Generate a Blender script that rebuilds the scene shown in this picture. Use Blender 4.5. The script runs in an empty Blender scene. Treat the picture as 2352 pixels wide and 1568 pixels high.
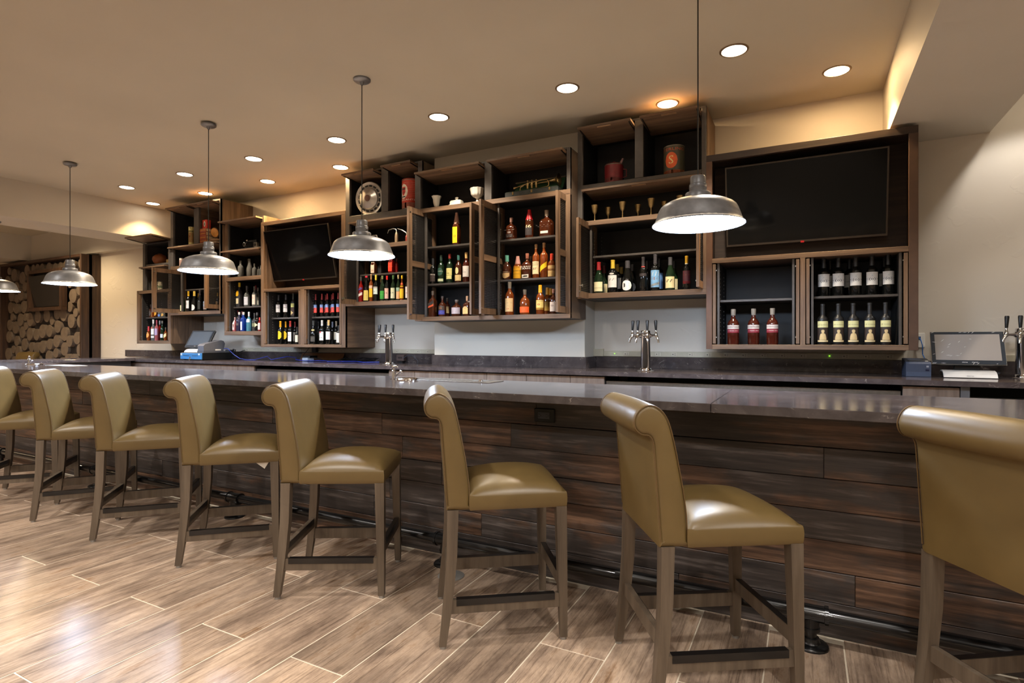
import bpy, bmesh, math, random
from math import sin, cos, pi, radians, sqrt
from mathutils import Vector
random.seed(11)
SC = bpy.context.scene
COL = SC.collection
# ------------------------------------------------------------------ camera, world, exposure
F, PSI, HZ, EYE = 1285.0, radians(27.7), 782.0, 1.2
CS, SN = cos(PSI), sin(PSI)
cam = bpy.data.cameras.new('camera')
cam.sensor_width = 36
cam.lens = F / 2352 * 36
cam.shift_y = -2 / 2352
cam.clip_end = 60
camo = bpy.data.objects.new('camera', cam)
COL.objects.link(camo)
camo.location = (0, 0, EYE)
camo.rotation_euler = (pi / 2, 0, PSI)
SC.camera = camo
w = bpy.data.worlds.new('room_air')
SC.world = w
w.use_nodes = True
w.node_tree.nodes['Background'].inputs[0].default_value = (0.9, 0.85, 0.8, 1)
w.node_tree.nodes['Background'].inputs[1].default_value = 0.05
SC.view_settings.view_transform = 'Standard'
SC.view_settings.look = 'None'
SC.view_settings.gamma = 1
SC.view_settings.use_curve_mapping = False
SC.view_settings.exposure = 0.0
cy = SC.cycles
cy.use_denoising = True
cy.max_bounces = 7
cy.diffuse_bounces = 4
cy.glossy_bounces = 3
cy.transmission_bounces = 5
cy.transparent_max_bounces = 6
cy.caustics_reflective = False
cy.caustics_refractive = False
cy.sample_clamp_indirect = 4
CAN_W, CAN_COL = 150, (1.0, 0.86, 0.68)          # bar ceiling cans
BACK_COL = (1.0, 0.67, 0.33)                     # the cans by the wall burn warmer
ROW_W, ROW_COL = 150, (1.0, 0.95, 0.89)          # cans of the seating area, behind the camera
PEND_S, PEND_COL = 125.0, (0.62, 0.77, 1.0)       # pendant diffusers

# ------------------------------------------------------------------ photo measurements to metres
def ray(px, py=0):
    u = (px - 1176) / F
    return (-SN + u * CS, CS + u * SN, (HZ - py) / F)
def X(px, Y):
    d = ray(px)
    return d[0] * Y / d[1]
def Z(px, py, Y):
    d = ray(px, py)
    return EYE + d[2] * Y / d[1]
def dist(px, Y):
    return Y / ray(px)[1]
def fl(px, py, z=0.0):
    d = ray(px, py)
    t = (z - EYE) / d[2]
    return d[0] * t, d[1] * t

# ------------------------------------------------------------------ mesh building
class MB:
    def __init__(s):
        s.v, s.f, s.s = [], [], []
    def add(s, vs, fs, smooth=False):
        n = len(s.v)
        s.v += [tuple(p) for p in vs]
        s.f += [tuple(i + n for i in f) for f in fs]
        s.s += [smooth] * len(fs)
        return s
    def box(s, x0, x1, y0, y1, z0, z1):
        vs = [(x, y, z) for x in (x0, x1) for y in (y0, y1) for z in (z0, z1)]
        return s.add(vs, [(0, 1, 3, 2), (4, 6, 7, 5), (0, 4, 5, 1), (2, 3, 7, 6), (0, 2, 6, 4), (1, 5, 7, 3)])
    def cbox(s, x0, x1, y0, y1, z0, z1, c=.003):
        X_, Y_, Z_ = (x0, x1), (y0, y1), (z0, z1)
        vs, idx = [], {}
        for i in (0, 1):
            for j in (0, 1):
                for k in (0, 1):
                    a, b, d = (1, -1)[i] * c, (1, -1)[j] * c, (1, -1)[k] * c
                    p = (X_[i], Y_[j], Z_[k])
                    for ax, q in (('x', (p[0], p[1] + b, p[2] + d)), ('y', (p[0] + a, p[1], p[2] + d)), ('z', (p[0] + a, p[1] + b, p[2]))):
                        idx[i, j, k, ax] = len(vs)
                        vs.append(q)
        fs = []
        R = ((0, 0), (1, 0), (1, 1), (0, 1))
        for i in (0, 1):
            fs.append([idx[i, a, b, 'x'] for a, b in R])
            fs.append([idx[a, i, b, 'y'] for a, b in R])
            fs.append([idx[a, b, i, 'z'] for a, b in R])
            for j in (0, 1):
                fs.append([idx[i, j, 0, 'x'], idx[i, j, 0, 'y'], idx[i, j, 1, 'y'], idx[i, j, 1, 'x']])
                fs.append([idx[i, 0, j, 'x'], idx[i, 0, j, 'z'], idx[i, 1, j, 'z'], idx[i, 1, j, 'x']])
                fs.append([idx[0, i, j, 'y'], idx[0, i, j, 'z'], idx[1, i, j, 'z'], idx[1, i, j, 'y']])
                for k in (0, 1):
                    fs.append([idx[i, j, k, 'x'], idx[i, j, k, 'y'], idx[i, j, k, 'z']])
        return s.add(vs, fs)
    def lathe(s, prof, c=(0, 0, 0), n=24, power=None, sx=1, sy=1):
        """prof: (radius, height); power: per-row squareness (1 round, .3 squarish)"""
        vs, fs, st = [], [], []
        for q, (r, z) in enumerate(prof):
            if r < 1e-6:
                st.append([len(vs)])
                vs.append((c[0], c[1], c[2] + z))
                continue
            p = power[q] if power else 1
            row = []
            for i in range(n):
                a = 2 * pi * (i + .5) / n
                ca, sa = cos(a), sin(a)
                if p != 1:
                    ca = math.copysign(abs(ca) ** p, ca)
                    sa = math.copysign(abs(sa) ** p, sa)
                row.append(len(vs))
                vs.append((c[0] + r * ca * sx, c[1] + r * sa * sy, c[2] + z))
            st.append(row)
        for a, b in zip(st, st[1:]):
            for i in range(n):
                j = (i + 1) % n
                if len(a) == 1 and len(b) == 1:
                    break
                if len(a) == 1:
                    fs.append((a[0], b[j], b[i]))
                elif len(b) == 1:
                    fs.append((a[i], a[j], b[0]))
                else:
                    fs.append((a[i], a[j], b[j], b[i]))
        return s.add(vs, fs, True)
    def tube(s, pts, r, n=8, cap=True):
        pts = [Vector(p) for p in pts]
        rs = r if isinstance(r, (list, tuple)) else [r] * len(pts)
        vs, fs = [], []
        up = None
        for i, p in enumerate(pts):
            t = (pts[min(i + 1, len(pts) - 1)] - pts[max(i - 1, 0)]).normalized()
            if up is None:
                up = Vector((0, 0, 1)) if abs(t.z) < .9 else Vector((1, 0, 0))
            a = t.cross(up)
            if a.length < 1e-5:
                a = t.cross(Vector((0, 1, 0)))
            a.normalize()
            b = a.cross(t).normalized()
            up = b
            for k in range(n):
                an = 2 * pi * k / n
                vs.append(p + (a * cos(an) + b * sin(an)) * rs[i])
        for i in range(len(pts) - 1):
            for k in range(n):
                l = (k + 1) % n
                fs.append((i * n + k, i * n + l, (i + 1) * n + l, (i + 1) * n + k))
        s.add(vs, fs, True)
        if cap:
            m = len(s.v) - len(vs)
            s.f += [tuple(m + k for k in range(n)), tuple(m + (len(pts) - 1) * n + k for k in range(n))]
            s.s += [False, False]
        return s
    def prism(s, poly, f0, f1, smooth=False):
        """poly: 2-D outline; f0/f1 map a 2-D point to 3-D on either end"""
        n = len(poly)
        vs = [f0(*p) for p in poly] + [f1(*p) for p in poly]
        fs = [tuple((i, (i + 1) % n, n + (i + 1) % n, n + i)) for i in range(n)]
        s.add(vs, fs, smooth)
        m = len(s.v) - 2 * n
        s.f += [tuple(m + i for i in range(n)), tuple(m + n + i for i in range(n))]
        s.s += [False, False]
        return s
    def mesh(s, name, off=(0, 0, 0), fix=True):
        me = bpy.data.meshes.new(name)
        ox, oy, oz = off
        me.from_pydata([(x - ox, y - oy, z - oz) for x, y, z in s.v], [], s.f)
        me.polygons.foreach_set('use_smooth', s.s)
        if fix:
            b = bmesh.new()
            b.from_mesh(me)
            bmesh.ops.recalc_face_normals(b, faces=b.faces)
            b.to_mesh(me)
            b.free()
        me.update()
        if any(s.s):
            me.set_sharp_from_angle(angle=radians(42))
        return me

ORG = {}
def thing(name, label, cat, loc=(0, 0, 0), group=None, rotz=0, local=False):
    o = bpy.data.objects.new(name, None)
    COL.objects.link(o)
    o.empty_display_size = .1
    o.location = loc
    o.rotation_euler = (0, 0, rotz)
    o['label'] = label
    o['category'] = cat
    if group:
        o['group'] = group
    ORG[o.name] = (0, 0, 0) if local else tuple(loc)
    return o
def obj(name, mb, mat, parent=None, fix=True, loc=None):
    """one mesh object; with a parent its points are given in world space (or local space for a turned thing)"""
    off = ORG[parent.name] if parent is not None else (loc or (0, 0, 0))
    me = mb if isinstance(mb, bpy.types.Mesh) else mb.mesh(name, off, fix)
    if mat is not None and not me.materials:
        me.materials.append(mat)
    o = bpy.data.objects.new(name, me)
    COL.objects.link(o)
    if parent is not None:
        o.parent = parent
    elif loc:
        o.location = loc
    ORG[o.name] = off
    return o
def tag(o, label, cat, group=None):
    o['label'] = label
    o['category'] = cat
    if group:
        o['group'] = group
    return o
def struct(name, mb, mat):
    o = obj(name, mb, mat)
    o['kind'] = 'structure'
    return o
def bx(name, parent, mat, x0, x1, y0, y1, z0, z1, c=0.0):
    m = MB()
    if x0 > x1: x0, x1 = x1, x0
    if y0 > y1: y0, y1 = y1, y0
    if z0 > z1: z0, z1 = z1, z0
    if c: m.cbox(x0, x1, y0, y1, z0, z1, c)
    else: m.box(x0, x1, y0, y1, z0, z1)
    return obj(name, m, mat, parent)
def dup(o, loc, rotz=None, label=None):
    r = o.copy()
    COL.objects.link(r)
    r.location = loc
    ORG[r.name] = ORG[o.name]
    if rotz is not None:
        r.rotation_euler = (0, 0, rotz)
    if label:
        r['label'] = label
    for ch in list(o.children):
        c = ch.copy()
        COL.objects.link(c)
        c.parent = r
        for g in list(ch.children):
            d = g.copy()
            COL.objects.link(d)
            d.parent = c
    return r

# ------------------------------------------------------------------ materials
def lin(c):
    return tuple(((v / 255) / 12.92 if v / 255 <= .04045 else ((v / 255 + .055) / 1.055) ** 2.4) for v in c[:3])
def newmat(name):
    m = bpy.data.materials.new(name)
    m.use_nodes = True
    nt = m.node_tree
    return m, nt, nt.nodes['Principled BSDF']
def node(nt, t, **kw):
    n = nt.nodes.new(t)
    for k, v in kw.items():
        if k.startswith('i_'):
            n.inputs[k[2:].replace('_', ' ')].default_value = v
        else:
            setattr(n, k, v)
    return n
def ramp(nt, stops):
    r = nt.nodes.new('ShaderNodeValToRGB')
    e = r.color_ramp.elements
    while len(e) < len(stops):
        e.new(.5)
    for q, (p, c) in zip(e, stops):
        q.position = p
        q.color = (*c, 1) if len(c) == 3 else c
    return r
MC = {}
def mat(c, rough=.5, metal=0.0, vary=.12, scale=25, emit=0, trans=0, name=None, coat=0, bump=0, ior=1.5):
    """plain painted / metal / glass material with a little procedural mottling"""
    key = (tuple(c), rough, metal, vary, scale, emit, trans, coat, bump)
    if key in MC:
        return MC[key]
    m, nt, p = newmat(name or 'surface')
    base = lin(c)
    tc = node(nt, 'ShaderNodeTexCoord')
    if vary:
        nz = node(nt, 'ShaderNodeTexNoise', i_Scale=scale, i_Detail=3.0)
        nt.links.new(tc.outputs['Object'], nz.inputs['Vector'])
        r = ramp(nt, [(.3, tuple(v * (1 - vary) for v in base)), (.7, tuple(min(1, v * (1 + vary)) for v in base))])
        nt.links.new(nz.outputs['Fac'], r.inputs['Fac'])
        nt.links.new(r.outputs['Color'], p.inputs['Base Color'])
        if bump:
            b = node(nt, 'ShaderNodeBump', i_Strength=bump, i_Distance=.004)
            nt.links.new(nz.outputs['Fac'], b.inputs['Height'])
            nt.links.new(b.outputs['Normal'], p.inputs['Normal'])
    else:
        p.inputs['Base Color'].default_value = (*base, 1)
    p.inputs['Roughness'].default_value = rough
    p.inputs['Metallic'].default_value = metal
    p.inputs['IOR'].default_value = ior
    if trans:
        p.inputs['Transmission Weight'].default_value = trans
    if coat:
        p.inputs['Coat Weight'].default_value = coat
        p.inputs['Coat Roughness'].default_value = .06
    if emit:
        p.inputs['Emission Color'].default_value = (*base, 1)
        p.inputs['Emission Strength'].default_value = emit
    MC[key] = m
    return m

def wood(name, dark, mid, light, axis, rough=.5, scale=1.0, rand=True):
    """long-grained timber; axis 0/1/2 = direction of the grain in object space"""
    m, nt, p = newmat(name)
    tc = node(nt, 'ShaderNodeTexCoord')
    mp = node(nt, 'ShaderNodeMapping')
    sc = [26 * scale] * 3
    sc[axis] = 1.6 * scale
    mp.inputs['Scale'].default_value = sc
    oi = node(nt, 'ShaderNodeObjectInfo')
    ad = node(nt, 'ShaderNodeVectorMath', operation='ADD')
    ml = node(nt, 'ShaderNodeVectorMath', operation='SCALE')
    cm = node(nt, 'ShaderNodeCombineXYZ')
    for k in range(3):
        nt.links.new(oi.outputs['Random'], cm.inputs[k])
    nt.links.new(cm.outputs[0], ml.inputs[0])
    ml.inputs['Scale'].default_value = 37.0 if rand else 0
    nt.links.new(tc.outputs['Object'], ad.inputs[0])
    nt.links.new(ml.outputs[0], ad.inputs[1])
    nt.links.new(ad.outputs[0], mp.inputs['Vector'])
    n1 = node(nt, 'ShaderNodeTexNoise', i_Scale=1.0, i_Detail=6.0, i_Roughness=.65)
    nt.links.new(mp.outputs[0], n1.inputs['Vector'])
    r = ramp(nt, [(.28, lin(dark)), (.5, lin(mid)), (.72, lin(light))])
    nt.links.new(n1.outputs['Fac'], r.inputs['Fac'])
    nt.links.new(r.outputs['Color'], p.inputs['Base Color'])
    b = node(nt, 'ShaderNodeBump', i_Strength=.25, i_Distance=.002)
    nt.links.new(n1.outputs['Fac'], b.inputs['Height'])
    nt.links.new(b.outputs['Normal'], p.inputs['Normal'])
    p.inputs['Roughness'].default_value = rough
    return m, nt, p, r, ad, oi, n1

WAL = dict(dark=(64, 48, 36), mid=(102, 79, 59), light=(126, 100, 77))
walnut_x = wood('walnut_grain_across', axis=0, **WAL)[0]
walnut_z = wood('walnut_grain_upright', axis=2, **WAL)[0]
walnut_y = wood('walnut_grain_deep', axis=1, **WAL)[0]
wenge_x = wood('dark_walnut', (34, 24, 18), (52, 38, 29), (70, 52, 40), 0)[0]
stool_wood = wood('grey_brown_beech', (72, 62, 52), (97, 84, 70), (114, 101, 86), 2, .42, .8)[0]
base_door_mat = wood('grey_brown_laminate', (82, 70, 62), (104, 90, 80), (120, 106, 95), 2, .45)[0]

def plank_material():
    m, nt, p, r, ad, oi, n1 = wood('reclaimed_barn_board', (24, 19, 16), (84, 61, 46), (132, 100, 78), 0, .5, 1.5)
    # blotches of charred black and weathered grey over the brown
    mp = node(nt, 'ShaderNodeMapping')
    mp.inputs['Scale'].default_value = (2.2, 6, 7)
    nt.links.new(ad.outputs[0], mp.inputs['Vector'])
    n2 = node(nt, 'ShaderNodeTexNoise', i_Scale=1.0, i_Detail=5.0, i_Roughness=.6)
    nt.links.new(mp.outputs[0], n2.inputs['Vector'])
    sh = node(nt, 'ShaderNodeMath', operation='MULTIPLY_ADD')
    nt.links.new(oi.outputs['Random'], sh.inputs[0])
    sh.inputs[1].default_value = .34
    sh.inputs[2].default_value = -.17
    s2 = node(nt, 'ShaderNodeMath', operation='ADD')
    nt.links.new(n2.outputs['Fac'], s2.inputs[0])
    nt.links.new(sh.outputs[0], s2.inputs[1])
    rr = ramp(nt, [(.46, (0, 0, 0)), (.58, (1, 1, 1))])
    nt.links.new(s2.outputs[0], rr.inputs['Fac'])
    g = ramp(nt, [(.25, lin((30, 27, 26))), (.55, lin((66, 58, 54))), (.75, lin((118, 108, 103)))])
    nt.links.new(n1.outputs['Fac'], g.inputs['Fac'])
    mx = node(nt, 'ShaderNodeMix', data_type='RGBA')
    nt.links.new(rr.outputs['Color'], mx.inputs[0])
    nt.links.new(g.outputs['Color'], mx.inputs[6])
    nt.links.new(r.outputs['Color'], mx.inputs[7])
    nt.links.new(mx.outputs[2], p.inputs['Base Color'])
    return m
barn_board = plank_material()

def tile_material():
    m, nt, p, r, ad, oi, n1 = wood('wood_look_porcelain', (112, 86, 66), (168, 140, 114), (208, 182, 158), 1, .25, .75)
    mp = node(nt, 'ShaderNodeMapping')
    mp.inputs['Scale'].default_value = (7, 2.2, 1)
    nt.links.new(ad.outputs[0], mp.inputs['Vector'])
    n2 = node(nt, 'ShaderNodeTexNoise', i_Scale=1.0, i_Detail=7.0, i_Roughness=.72)
    nt.links.new(mp.outputs[0], n2.inputs['Vector'])
    g = ramp(nt, [(.3, lin((88, 78, 74))), (.44, lin((150, 132, 118))), (.56, lin((202, 178, 156))), (.66, lin((150, 118, 90))), (.78, lin((196, 172, 150)))])
    nt.links.new(n2.outputs['Fac'], g.inputs['Fac'])
    mx = node(nt, 'ShaderNodeMix', data_type='RGBA')
    mx.inputs[0].default_value = .6
    nt.links.new(r.outputs['Color'], mx.inputs[6])
    nt.links.new(g.outputs['Color'], mx.inputs[7])
    # fine dark pores along the grain
    m3 = node(nt, 'ShaderNodeMapping')
    m3.inputs['Scale'].default_value = (95, 3.2, 1)
    nt.links.new(ad.outputs[0], m3.inputs['Vector'])
    n3 = node(nt, 'ShaderNodeTexNoise', i_Scale=1.0, i_Detail=4.0, i_Roughness=.7)
    nt.links.new(m3.outputs[0], n3.inputs['Vector'])
    g3 = ramp(nt, [(.34, (.42, .40, .39)), (.5, (1, 1, 1))])
    nt.links.new(n3.outputs['Fac'], g3.inputs['Fac'])
    mu = node(nt, 'ShaderNodeMix', data_type='RGBA', blend_type='MULTIPLY')
    mu.inputs[0].default_value = .75
    nt.links.new(mx.outputs[2], mu.inputs[6])
    nt.links.new(g3.outputs['Color'], mu.inputs[7])
    mx = mu
    hs = node(nt, 'ShaderNodeHueSaturation')
    vv = node(nt, 'ShaderNodeMath', operation='MULTIPLY_ADD')
    nt.links.new(oi.outputs['Random'], vv.inputs[0])
    vv.inputs[1].default_value = .44
    vv.inputs[2].default_value = .76
    nt.links.new(vv.outputs[0], hs.inputs['Value'])
    nt.links.new(mx.outputs[2], hs.inputs['Color'])
    nt.links.new(hs.outputs[0], p.inputs['Base Color'])
    for n in nt.nodes:
        if n.type == 'BUMP':
            n.inputs['Strength'].default_value = .06
    return m
tile_mat = tile_material()

def plaster(name, c, strength):
    m, nt, p = newmat(name)
    tc = node(nt, 'ShaderNodeTexCoord')
    n1 = node(nt, 'ShaderNodeTexNoise', i_Scale=3.6, i_Detail=3.0, i_Roughness=.5, i_Distortion=.5)
    nt.links.new(tc.outputs['Object'], n1.inputs['Vector'])
    r = ramp(nt, [(.57, (0, 0, 0)), (.60, (1, 1, 1)), (.66, (.6, .6, .6)), (.8, (.5, .5, .5))])
    nt.links.new(n1.outputs['Fac'], r.inputs['Fac'])
    b = node(nt, 'ShaderNodeBump', i_Strength=strength, i_Distance=.006)
    nt.links.new(r.outputs['Color'], b.inputs['Height'])
    nt.links.new(b.outputs['Normal'], p.inputs['Normal'])
    n2 = node(nt, 'ShaderNodeTexNoise', i_Scale=1.2, i_Detail=2.0)
    nt.links.new(tc.outputs['Object'], n2.inputs['Vector'])
    base = lin(c)
    rc = ramp(nt, [(.3, tuple(v * .96 for v in base)), (.7, tuple(min(1, v * 1.04) for v in base))])
    nt.links.new(n2.outputs['Fac'], rc.inputs['Fac'])
    nt.links.new(rc.outputs['Color'], p.inputs['Base Color'])
    p.inputs['Roughness'].default_value = .6
    return m
wall_mat = plaster('trowelled_plaster', (204, 194, 178), .35)
soft_wall = plaster('lightly_trowelled_wall', (205, 196, 182), .12)
smooth_wall = plaster('painted_wall', (190, 183, 170), .10)
ceil_mat = plaster('ceiling_paint', (188, 181, 164), .06)

def quartz():
    m, nt, p = newmat('dark_quartz')
    tc = node(nt, 'ShaderNodeTexCoord')
    n1 = node(nt, 'ShaderNodeTexNoise', i_Scale=9.0, i_Detail=5.0, i_Roughness=.6, i_Distortion=.8)
    nt.links.new(tc.outputs['Object'], n1.inputs['Vector'])
    r = ramp(nt, [(.3, lin((54, 48, 48))), (.7, lin((80, 72, 71)))])
    nt.links.new(n1.outputs['Fac'], r.inputs['Fac'])
    mp = node(nt, 'ShaderNodeMapping')
    mp.inputs['Scale'].default_value = (5, 9, 9)
    nt.links.new(tc.outputs['Object'], mp.inputs['Vector'])
    n2 = node(nt, 'ShaderNodeTexNoise', i_Scale=1.0, i_Detail=6.0, i_Roughness=.55, i_Distortion=1.5)
    nt.links.new(mp.outputs[0], n2.inputs['Vector'])
    v = ramp(nt, [(.488, (0, 0, 0)), (.5, (1, 1, 1)), (.512, (0, 0, 0))])
    nt.links.new(n2.outputs['Fac'], v.inputs['Fac'])
    n3 = node(nt, 'ShaderNodeTexNoise', i_Scale=14.0, i_Detail=2.0)
    nt.links.new(tc.outputs['Object'], n3.inputs['Vector'])
    k = ramp(nt, [(.52, (0, 0, 0)), (.66, (.55, .55, .55))])
    nt.links.new(n3.outputs['Fac'], k.inputs['Fac'])
    mu = node(nt, 'ShaderNodeMath', operation='MULTIPLY')
    nt.links.new(v.outputs['Color'], mu.inputs[0])
    nt.links.new(k.outputs['Color'], mu.inputs[1])
    mx = node(nt, 'ShaderNodeMix', data_type='RGBA')
    nt.links.new(mu.outputs[0], mx.inputs[0])
    nt.links.new(r.outputs['Color'], mx.inputs[6])
    mx.inputs[7].default_value = (*lin((170, 160, 152)), 1)
    nt.links.new(mx.outputs[2], p.inputs['Base Color'])
    p.inputs['Roughness'].default_value = .12
    return m
quartz_mat = quartz()

leather = mat((103, 84, 49), .38, 0, .08, 9, bump=.05, name='olive_tan_leather')
leather_seam = mat((92, 70, 38), .5, 0, .1, 40, name='seam_thread')
charcoal = mat((31, 29, 28), .55, 0, .12, 12, name='charcoal_laminate')
steel_post = mat((78, 73, 69), .42, .35, .12, 18, name='blackened_steel')
mesh_metal = mat((44, 41, 39), .45, .4, .1, 30, name='dark_wire')
black_metal = mat((15, 15, 16), .30, .2, .15, 20, name='black_iron', coat=.4)
black_plastic = mat((18, 18, 19), .35, 0, .1, 30, name='black_plastic')
grey_plastic = mat((64, 66, 74), .45, 0, .08, 30, name='grey_plastic')
chrome = mat((225, 225, 228), .08, 1, .03, 30, name='polished_chrome')
brushed = mat((186, 182, 176), .28, 1, .10, 60, name='brushed_stainless')
galv = mat((116, 117, 120), .40, .35, .32, 12, name='galvanised_steel')
glide = mat((150, 146, 140), .4, .3, .05, 30, name='foot_glide')
white_paint = mat((228, 224, 214), .5, 0, .03, 20, name='white_enamel')
beige_strip = mat((186, 178, 156), .45, 0, .05, 30, name='beige_raceway')
grout = mat((226, 212, 190), .7, 0, .06, 40, name='grout')
lens_warm = mat((255, 240, 214), .4, 0, 0, 1, emit=30, name='warm_led_lens')
lens_back = mat((255, 240, 214), .4, 0, 0, 1, name='amber_led_lens')
_p = lens_back.node_tree.nodes['Principled BSDF']
_p.inputs['Emission Color'].default_value = (*BACK_COL, 1)
_p.inputs['Emission Strength'].default_value = 210
lens_cool = mat((255, 255, 255), .4, 0, 0, 1, name='cool_led_lens')
_p = lens_cool.node_tree.nodes['Principled BSDF']
_p.inputs['Emission Color'].default_value = (*PEND_COL, 1)
_p.inputs['Emission Strength'].default_value = PEND_S
screen_black = mat((5, 5, 6), .08, 0, 0, 1, name='switched_off_screen')
screen_black.node_tree.nodes['Principled BSDF'].inputs['Specular IOR Level'].default_value = .2

# ------------------------------------------------------------------ lettering
TXT = {}
def text2d(s, size):
    if s not in TXT:
        c = bpy.data.curves.new('lettering', 'FONT')
        c.body = s
        c.size = 1
        c.align_x = 'CENTER'
        c.align_y = 'CENTER'
        c.resolution_u = 2
        o = bpy.data.objects.new('lettering', c)
        me = bpy.data.meshes.new_from_object(o)
        TXT[s] = ([(v.co.x, v.co.y) for v in me.vertices], [tuple(p.vertices) for p in me.polygons])
        bpy.data.objects.remove(o)
        bpy.data.meshes.remove(me)
        bpy.data.curves.remove(c)
    v, f = TXT[s]
    return [(a * size, b * size) for a, b in v], f
def letters(mb, s, size, fn, dx=0, dz=0, width=None):
    v, f = text2d(s, size)
    if width:
        wv = max(a for a, b in v) - min(a for a, b in v)
        k = width / max(wv, 1e-6)
        v = [(a * k, b) for a, b in v]
    mb.add([fn(a + dx, b + dz) for a, b in v], f)
    return mb
# ------------------------------------------------------------------ lights
WALL, CEIL = 5.24, 3.165
def spot(x, y, watt, col, size=103, blend=.3):
    l = bpy.data.lights.new('can_lamp', 'SPOT')
    l.energy = watt
    l.color = col
    l.spot_size = radians(size)
    l.spot_blend = blend
    l.shadow_soft_size = .06
    o = bpy.data.objects.new('can_lamp', l)
    COL.objects.link(o)
    o.location = (x, y, CEIL - .035)
FRONT_ROW = [(-.43 - 1.213 * k, 4.055) for k in range(7)] + [(1.97, 4.055)]
BACK_ROW = [(.2, 4.71), (-1.016, 4.71), (-4.667, 4.71), (-5.88, 4.71), (-7.096, 4.71), (-8.288, 4.71), (1.40, 4.71)]
SEATING = [(x, y) for y in (1.05, -1.5) for x in (-9.4, -7.0, -4.6, -2.2, .2, 2.4)] + [(-7.0, -4.2), (-3.4, -4.2), (.2, -4.2)]
ALCOVE = [(-10.7, 3.98), (-11.6, 1.6)]
for x, y in FRONT_ROW + BACK_ROW:
    spot(x, y, CAN_W * (.3 if x > 1.2 else .5 if x < -8 else 1 if y < 4.3 else 1.25), ROW_COL if x > 1.2 else CAN_COL if y < 4.3 else BACK_COL)
for x, y in SEATING:
    spot(x, y, ROW_W * (.9 if y > 0 else .95), ROW_COL, 158, .6)

for x, y in ALCOVE:
    spot(x, y, 190, (1.0, .76, .46), 150, .5)
# ------------------------------------------------------------------ the room
struct('wall_back_left', MB().box(-16, -8.3, WALL, WALL + .15, 0, CEIL + .02), wall_mat)
struct('wall_back', MB().box(-8.3, 3.6, WALL, WALL + .15, 0, CEIL + .02), soft_wall)
struct('wall_left', MB().box(-16.15, -16, -6, WALL + .15, 0, CEIL + .02), smooth_wall)
struct('wall_right', MB().box(3.6, 3.75, -6, WALL + .15, 0, CEIL + .02), smooth_wall)
struct('wall_front', MB().box(-16.15, 3.75, -6.15, -6, 0, CEIL + .02), smooth_wall)
struct('ceiling', MB().box(-16.15, 3.75, -6.15, WALL + .15, CEIL, CEIL + .15), ceil_mat)
PIL = 4.959
struct('wall_pilaster', MB().box(X(998, PIL), X(1343, PIL), PIL, WALL, 0, CEIL), smooth_wall)
struct('trim_1', MB().box(-9.24, -8.55, -6, WALL, 2.70, CEIL), smooth_wall)        # soffit left of the bar
struct('trim_2', MB().box(-12.9, -9.24, 5.11, WALL, 2.69, CEIL), smooth_wall)      # soffit over the feature panel
struct('trim_3', MB().box(-13.7, -12.9, -6, WALL, 2.70, CEIL), smooth_wall)        # soffit further left
struct('trim_4', MB().box(.535, 1.19, -6, WALL, 2.72, CEIL), smooth_wall)          # soffit on the right

floor = struct('floor', MB().box(-16.15, 3.75, -6.15, WALL + .15, -.12, -.0014), grout)
PW, PL = .2668, 1.065
tile_meshes = {}
def tile(x0, x1, y0, y1):
    k = (round(x1 - x0, 3), round(y1 - y0, 3))
    if k not in tile_meshes:
        me = MB().cbox(-k[0] / 2, k[0] / 2, -k[1] / 2, k[1] / 2, -.0058, 0, .0012).mesh('tile')
        me.materials.append(tile_mat)
        tile_meshes[k] = me
    o = bpy.data.objects.new('tile', tile_meshes[k])
    COL.objects.link(o)
    o.parent = floor
    o.location = ((x0 + x1) / 2, (y0 + y1) / 2, 0)
G = .0027
for i in range(-19, 19):
    x0 = -.935 + i * PW
    j0 = 1.492 if i % 2 else 2.02
    for k in range(-3, 3):
        y0, y1 = j0 + k * PL, j0 + (k + 1) * PL
        y1 = min(y1, 2.605)
        y0 = max(y0, -1.2)
        if y1 - y0 > .05:
            tile(x0 + G, x0 + PW - G, y0 + G, y1 - G)
m = MB()
for i in range(-60, 20):                                   # the rest of the floor, past what the photo shows
    x0 = -.935 + i * PW
    for k in range(-7, 4):
        y0 = (1.492 if i % 2 else 2.02) + k * PL
        y1 = y0 + PL
        if -19 <= i < 19 and y0 > -1.75 and y0 < 2.6:
            y1 = min(y1, -1.2) if y0 < -1.2 else y0
        if y1 - y0 > .05 and x0 > -16 and x0 < 3.3 and y0 > -5.9 and y1 < WALL:
            m.box(x0 + G, x0 + PW - G, y0 + G, y1 - G, -.0058, -.0002)
far = obj('tile', m, tile_mat, floor)
far['kind'] = 'stuff'

# ------------------------------------------------------------------ the bar
BT, BB = .955, .919                                        # top and underside of the bar slab
BF, BK, BASE = 2.283, 3.03, 2.605
sx = fl(1635, 925, BT)[0]
t = thing('bar_worktop', 'long polished dark stone bar top with pale veins, nearest the stools', 'worktop', (-3, 2.65, BB))
for a, b in ((-9.05, sx - .001), (sx + .001, 2.7)):
    bx('slab', t, quartz_mat, a, b, BF, BK, BB, BT, .002)
bx('apron_strip', t, wenge_x, -9.0, 2.65, BASE - .2, BASE - .17, BB - .02, BB)
t = thing('bar_return_worktop', 'dark stone counter returning to the wall at the far left end of the bar', 'worktop', (-8.7, 3.75, BB))
bx('slab', t, quartz_mat, -9.05, -8.3, BK + .002, 4.477, BB, BT, .002)
bar = thing('bar_counter', 'long bar front clad in reclaimed dark boards behind the stools', 'bar', (-3, 2.8, 0))
bx('core', bar, charcoal, -9, 2.6, BASE + .022, 2.98, 0, BB - .001)
bx('return_core', bar, charcoal, -8.98, -8.36, 2.99, 4.45, 0, BB - .001)
rows = [0.0, .141, .264, .389, .511, .640, .766, BB - .002]
rnd = random.Random(5)
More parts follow.
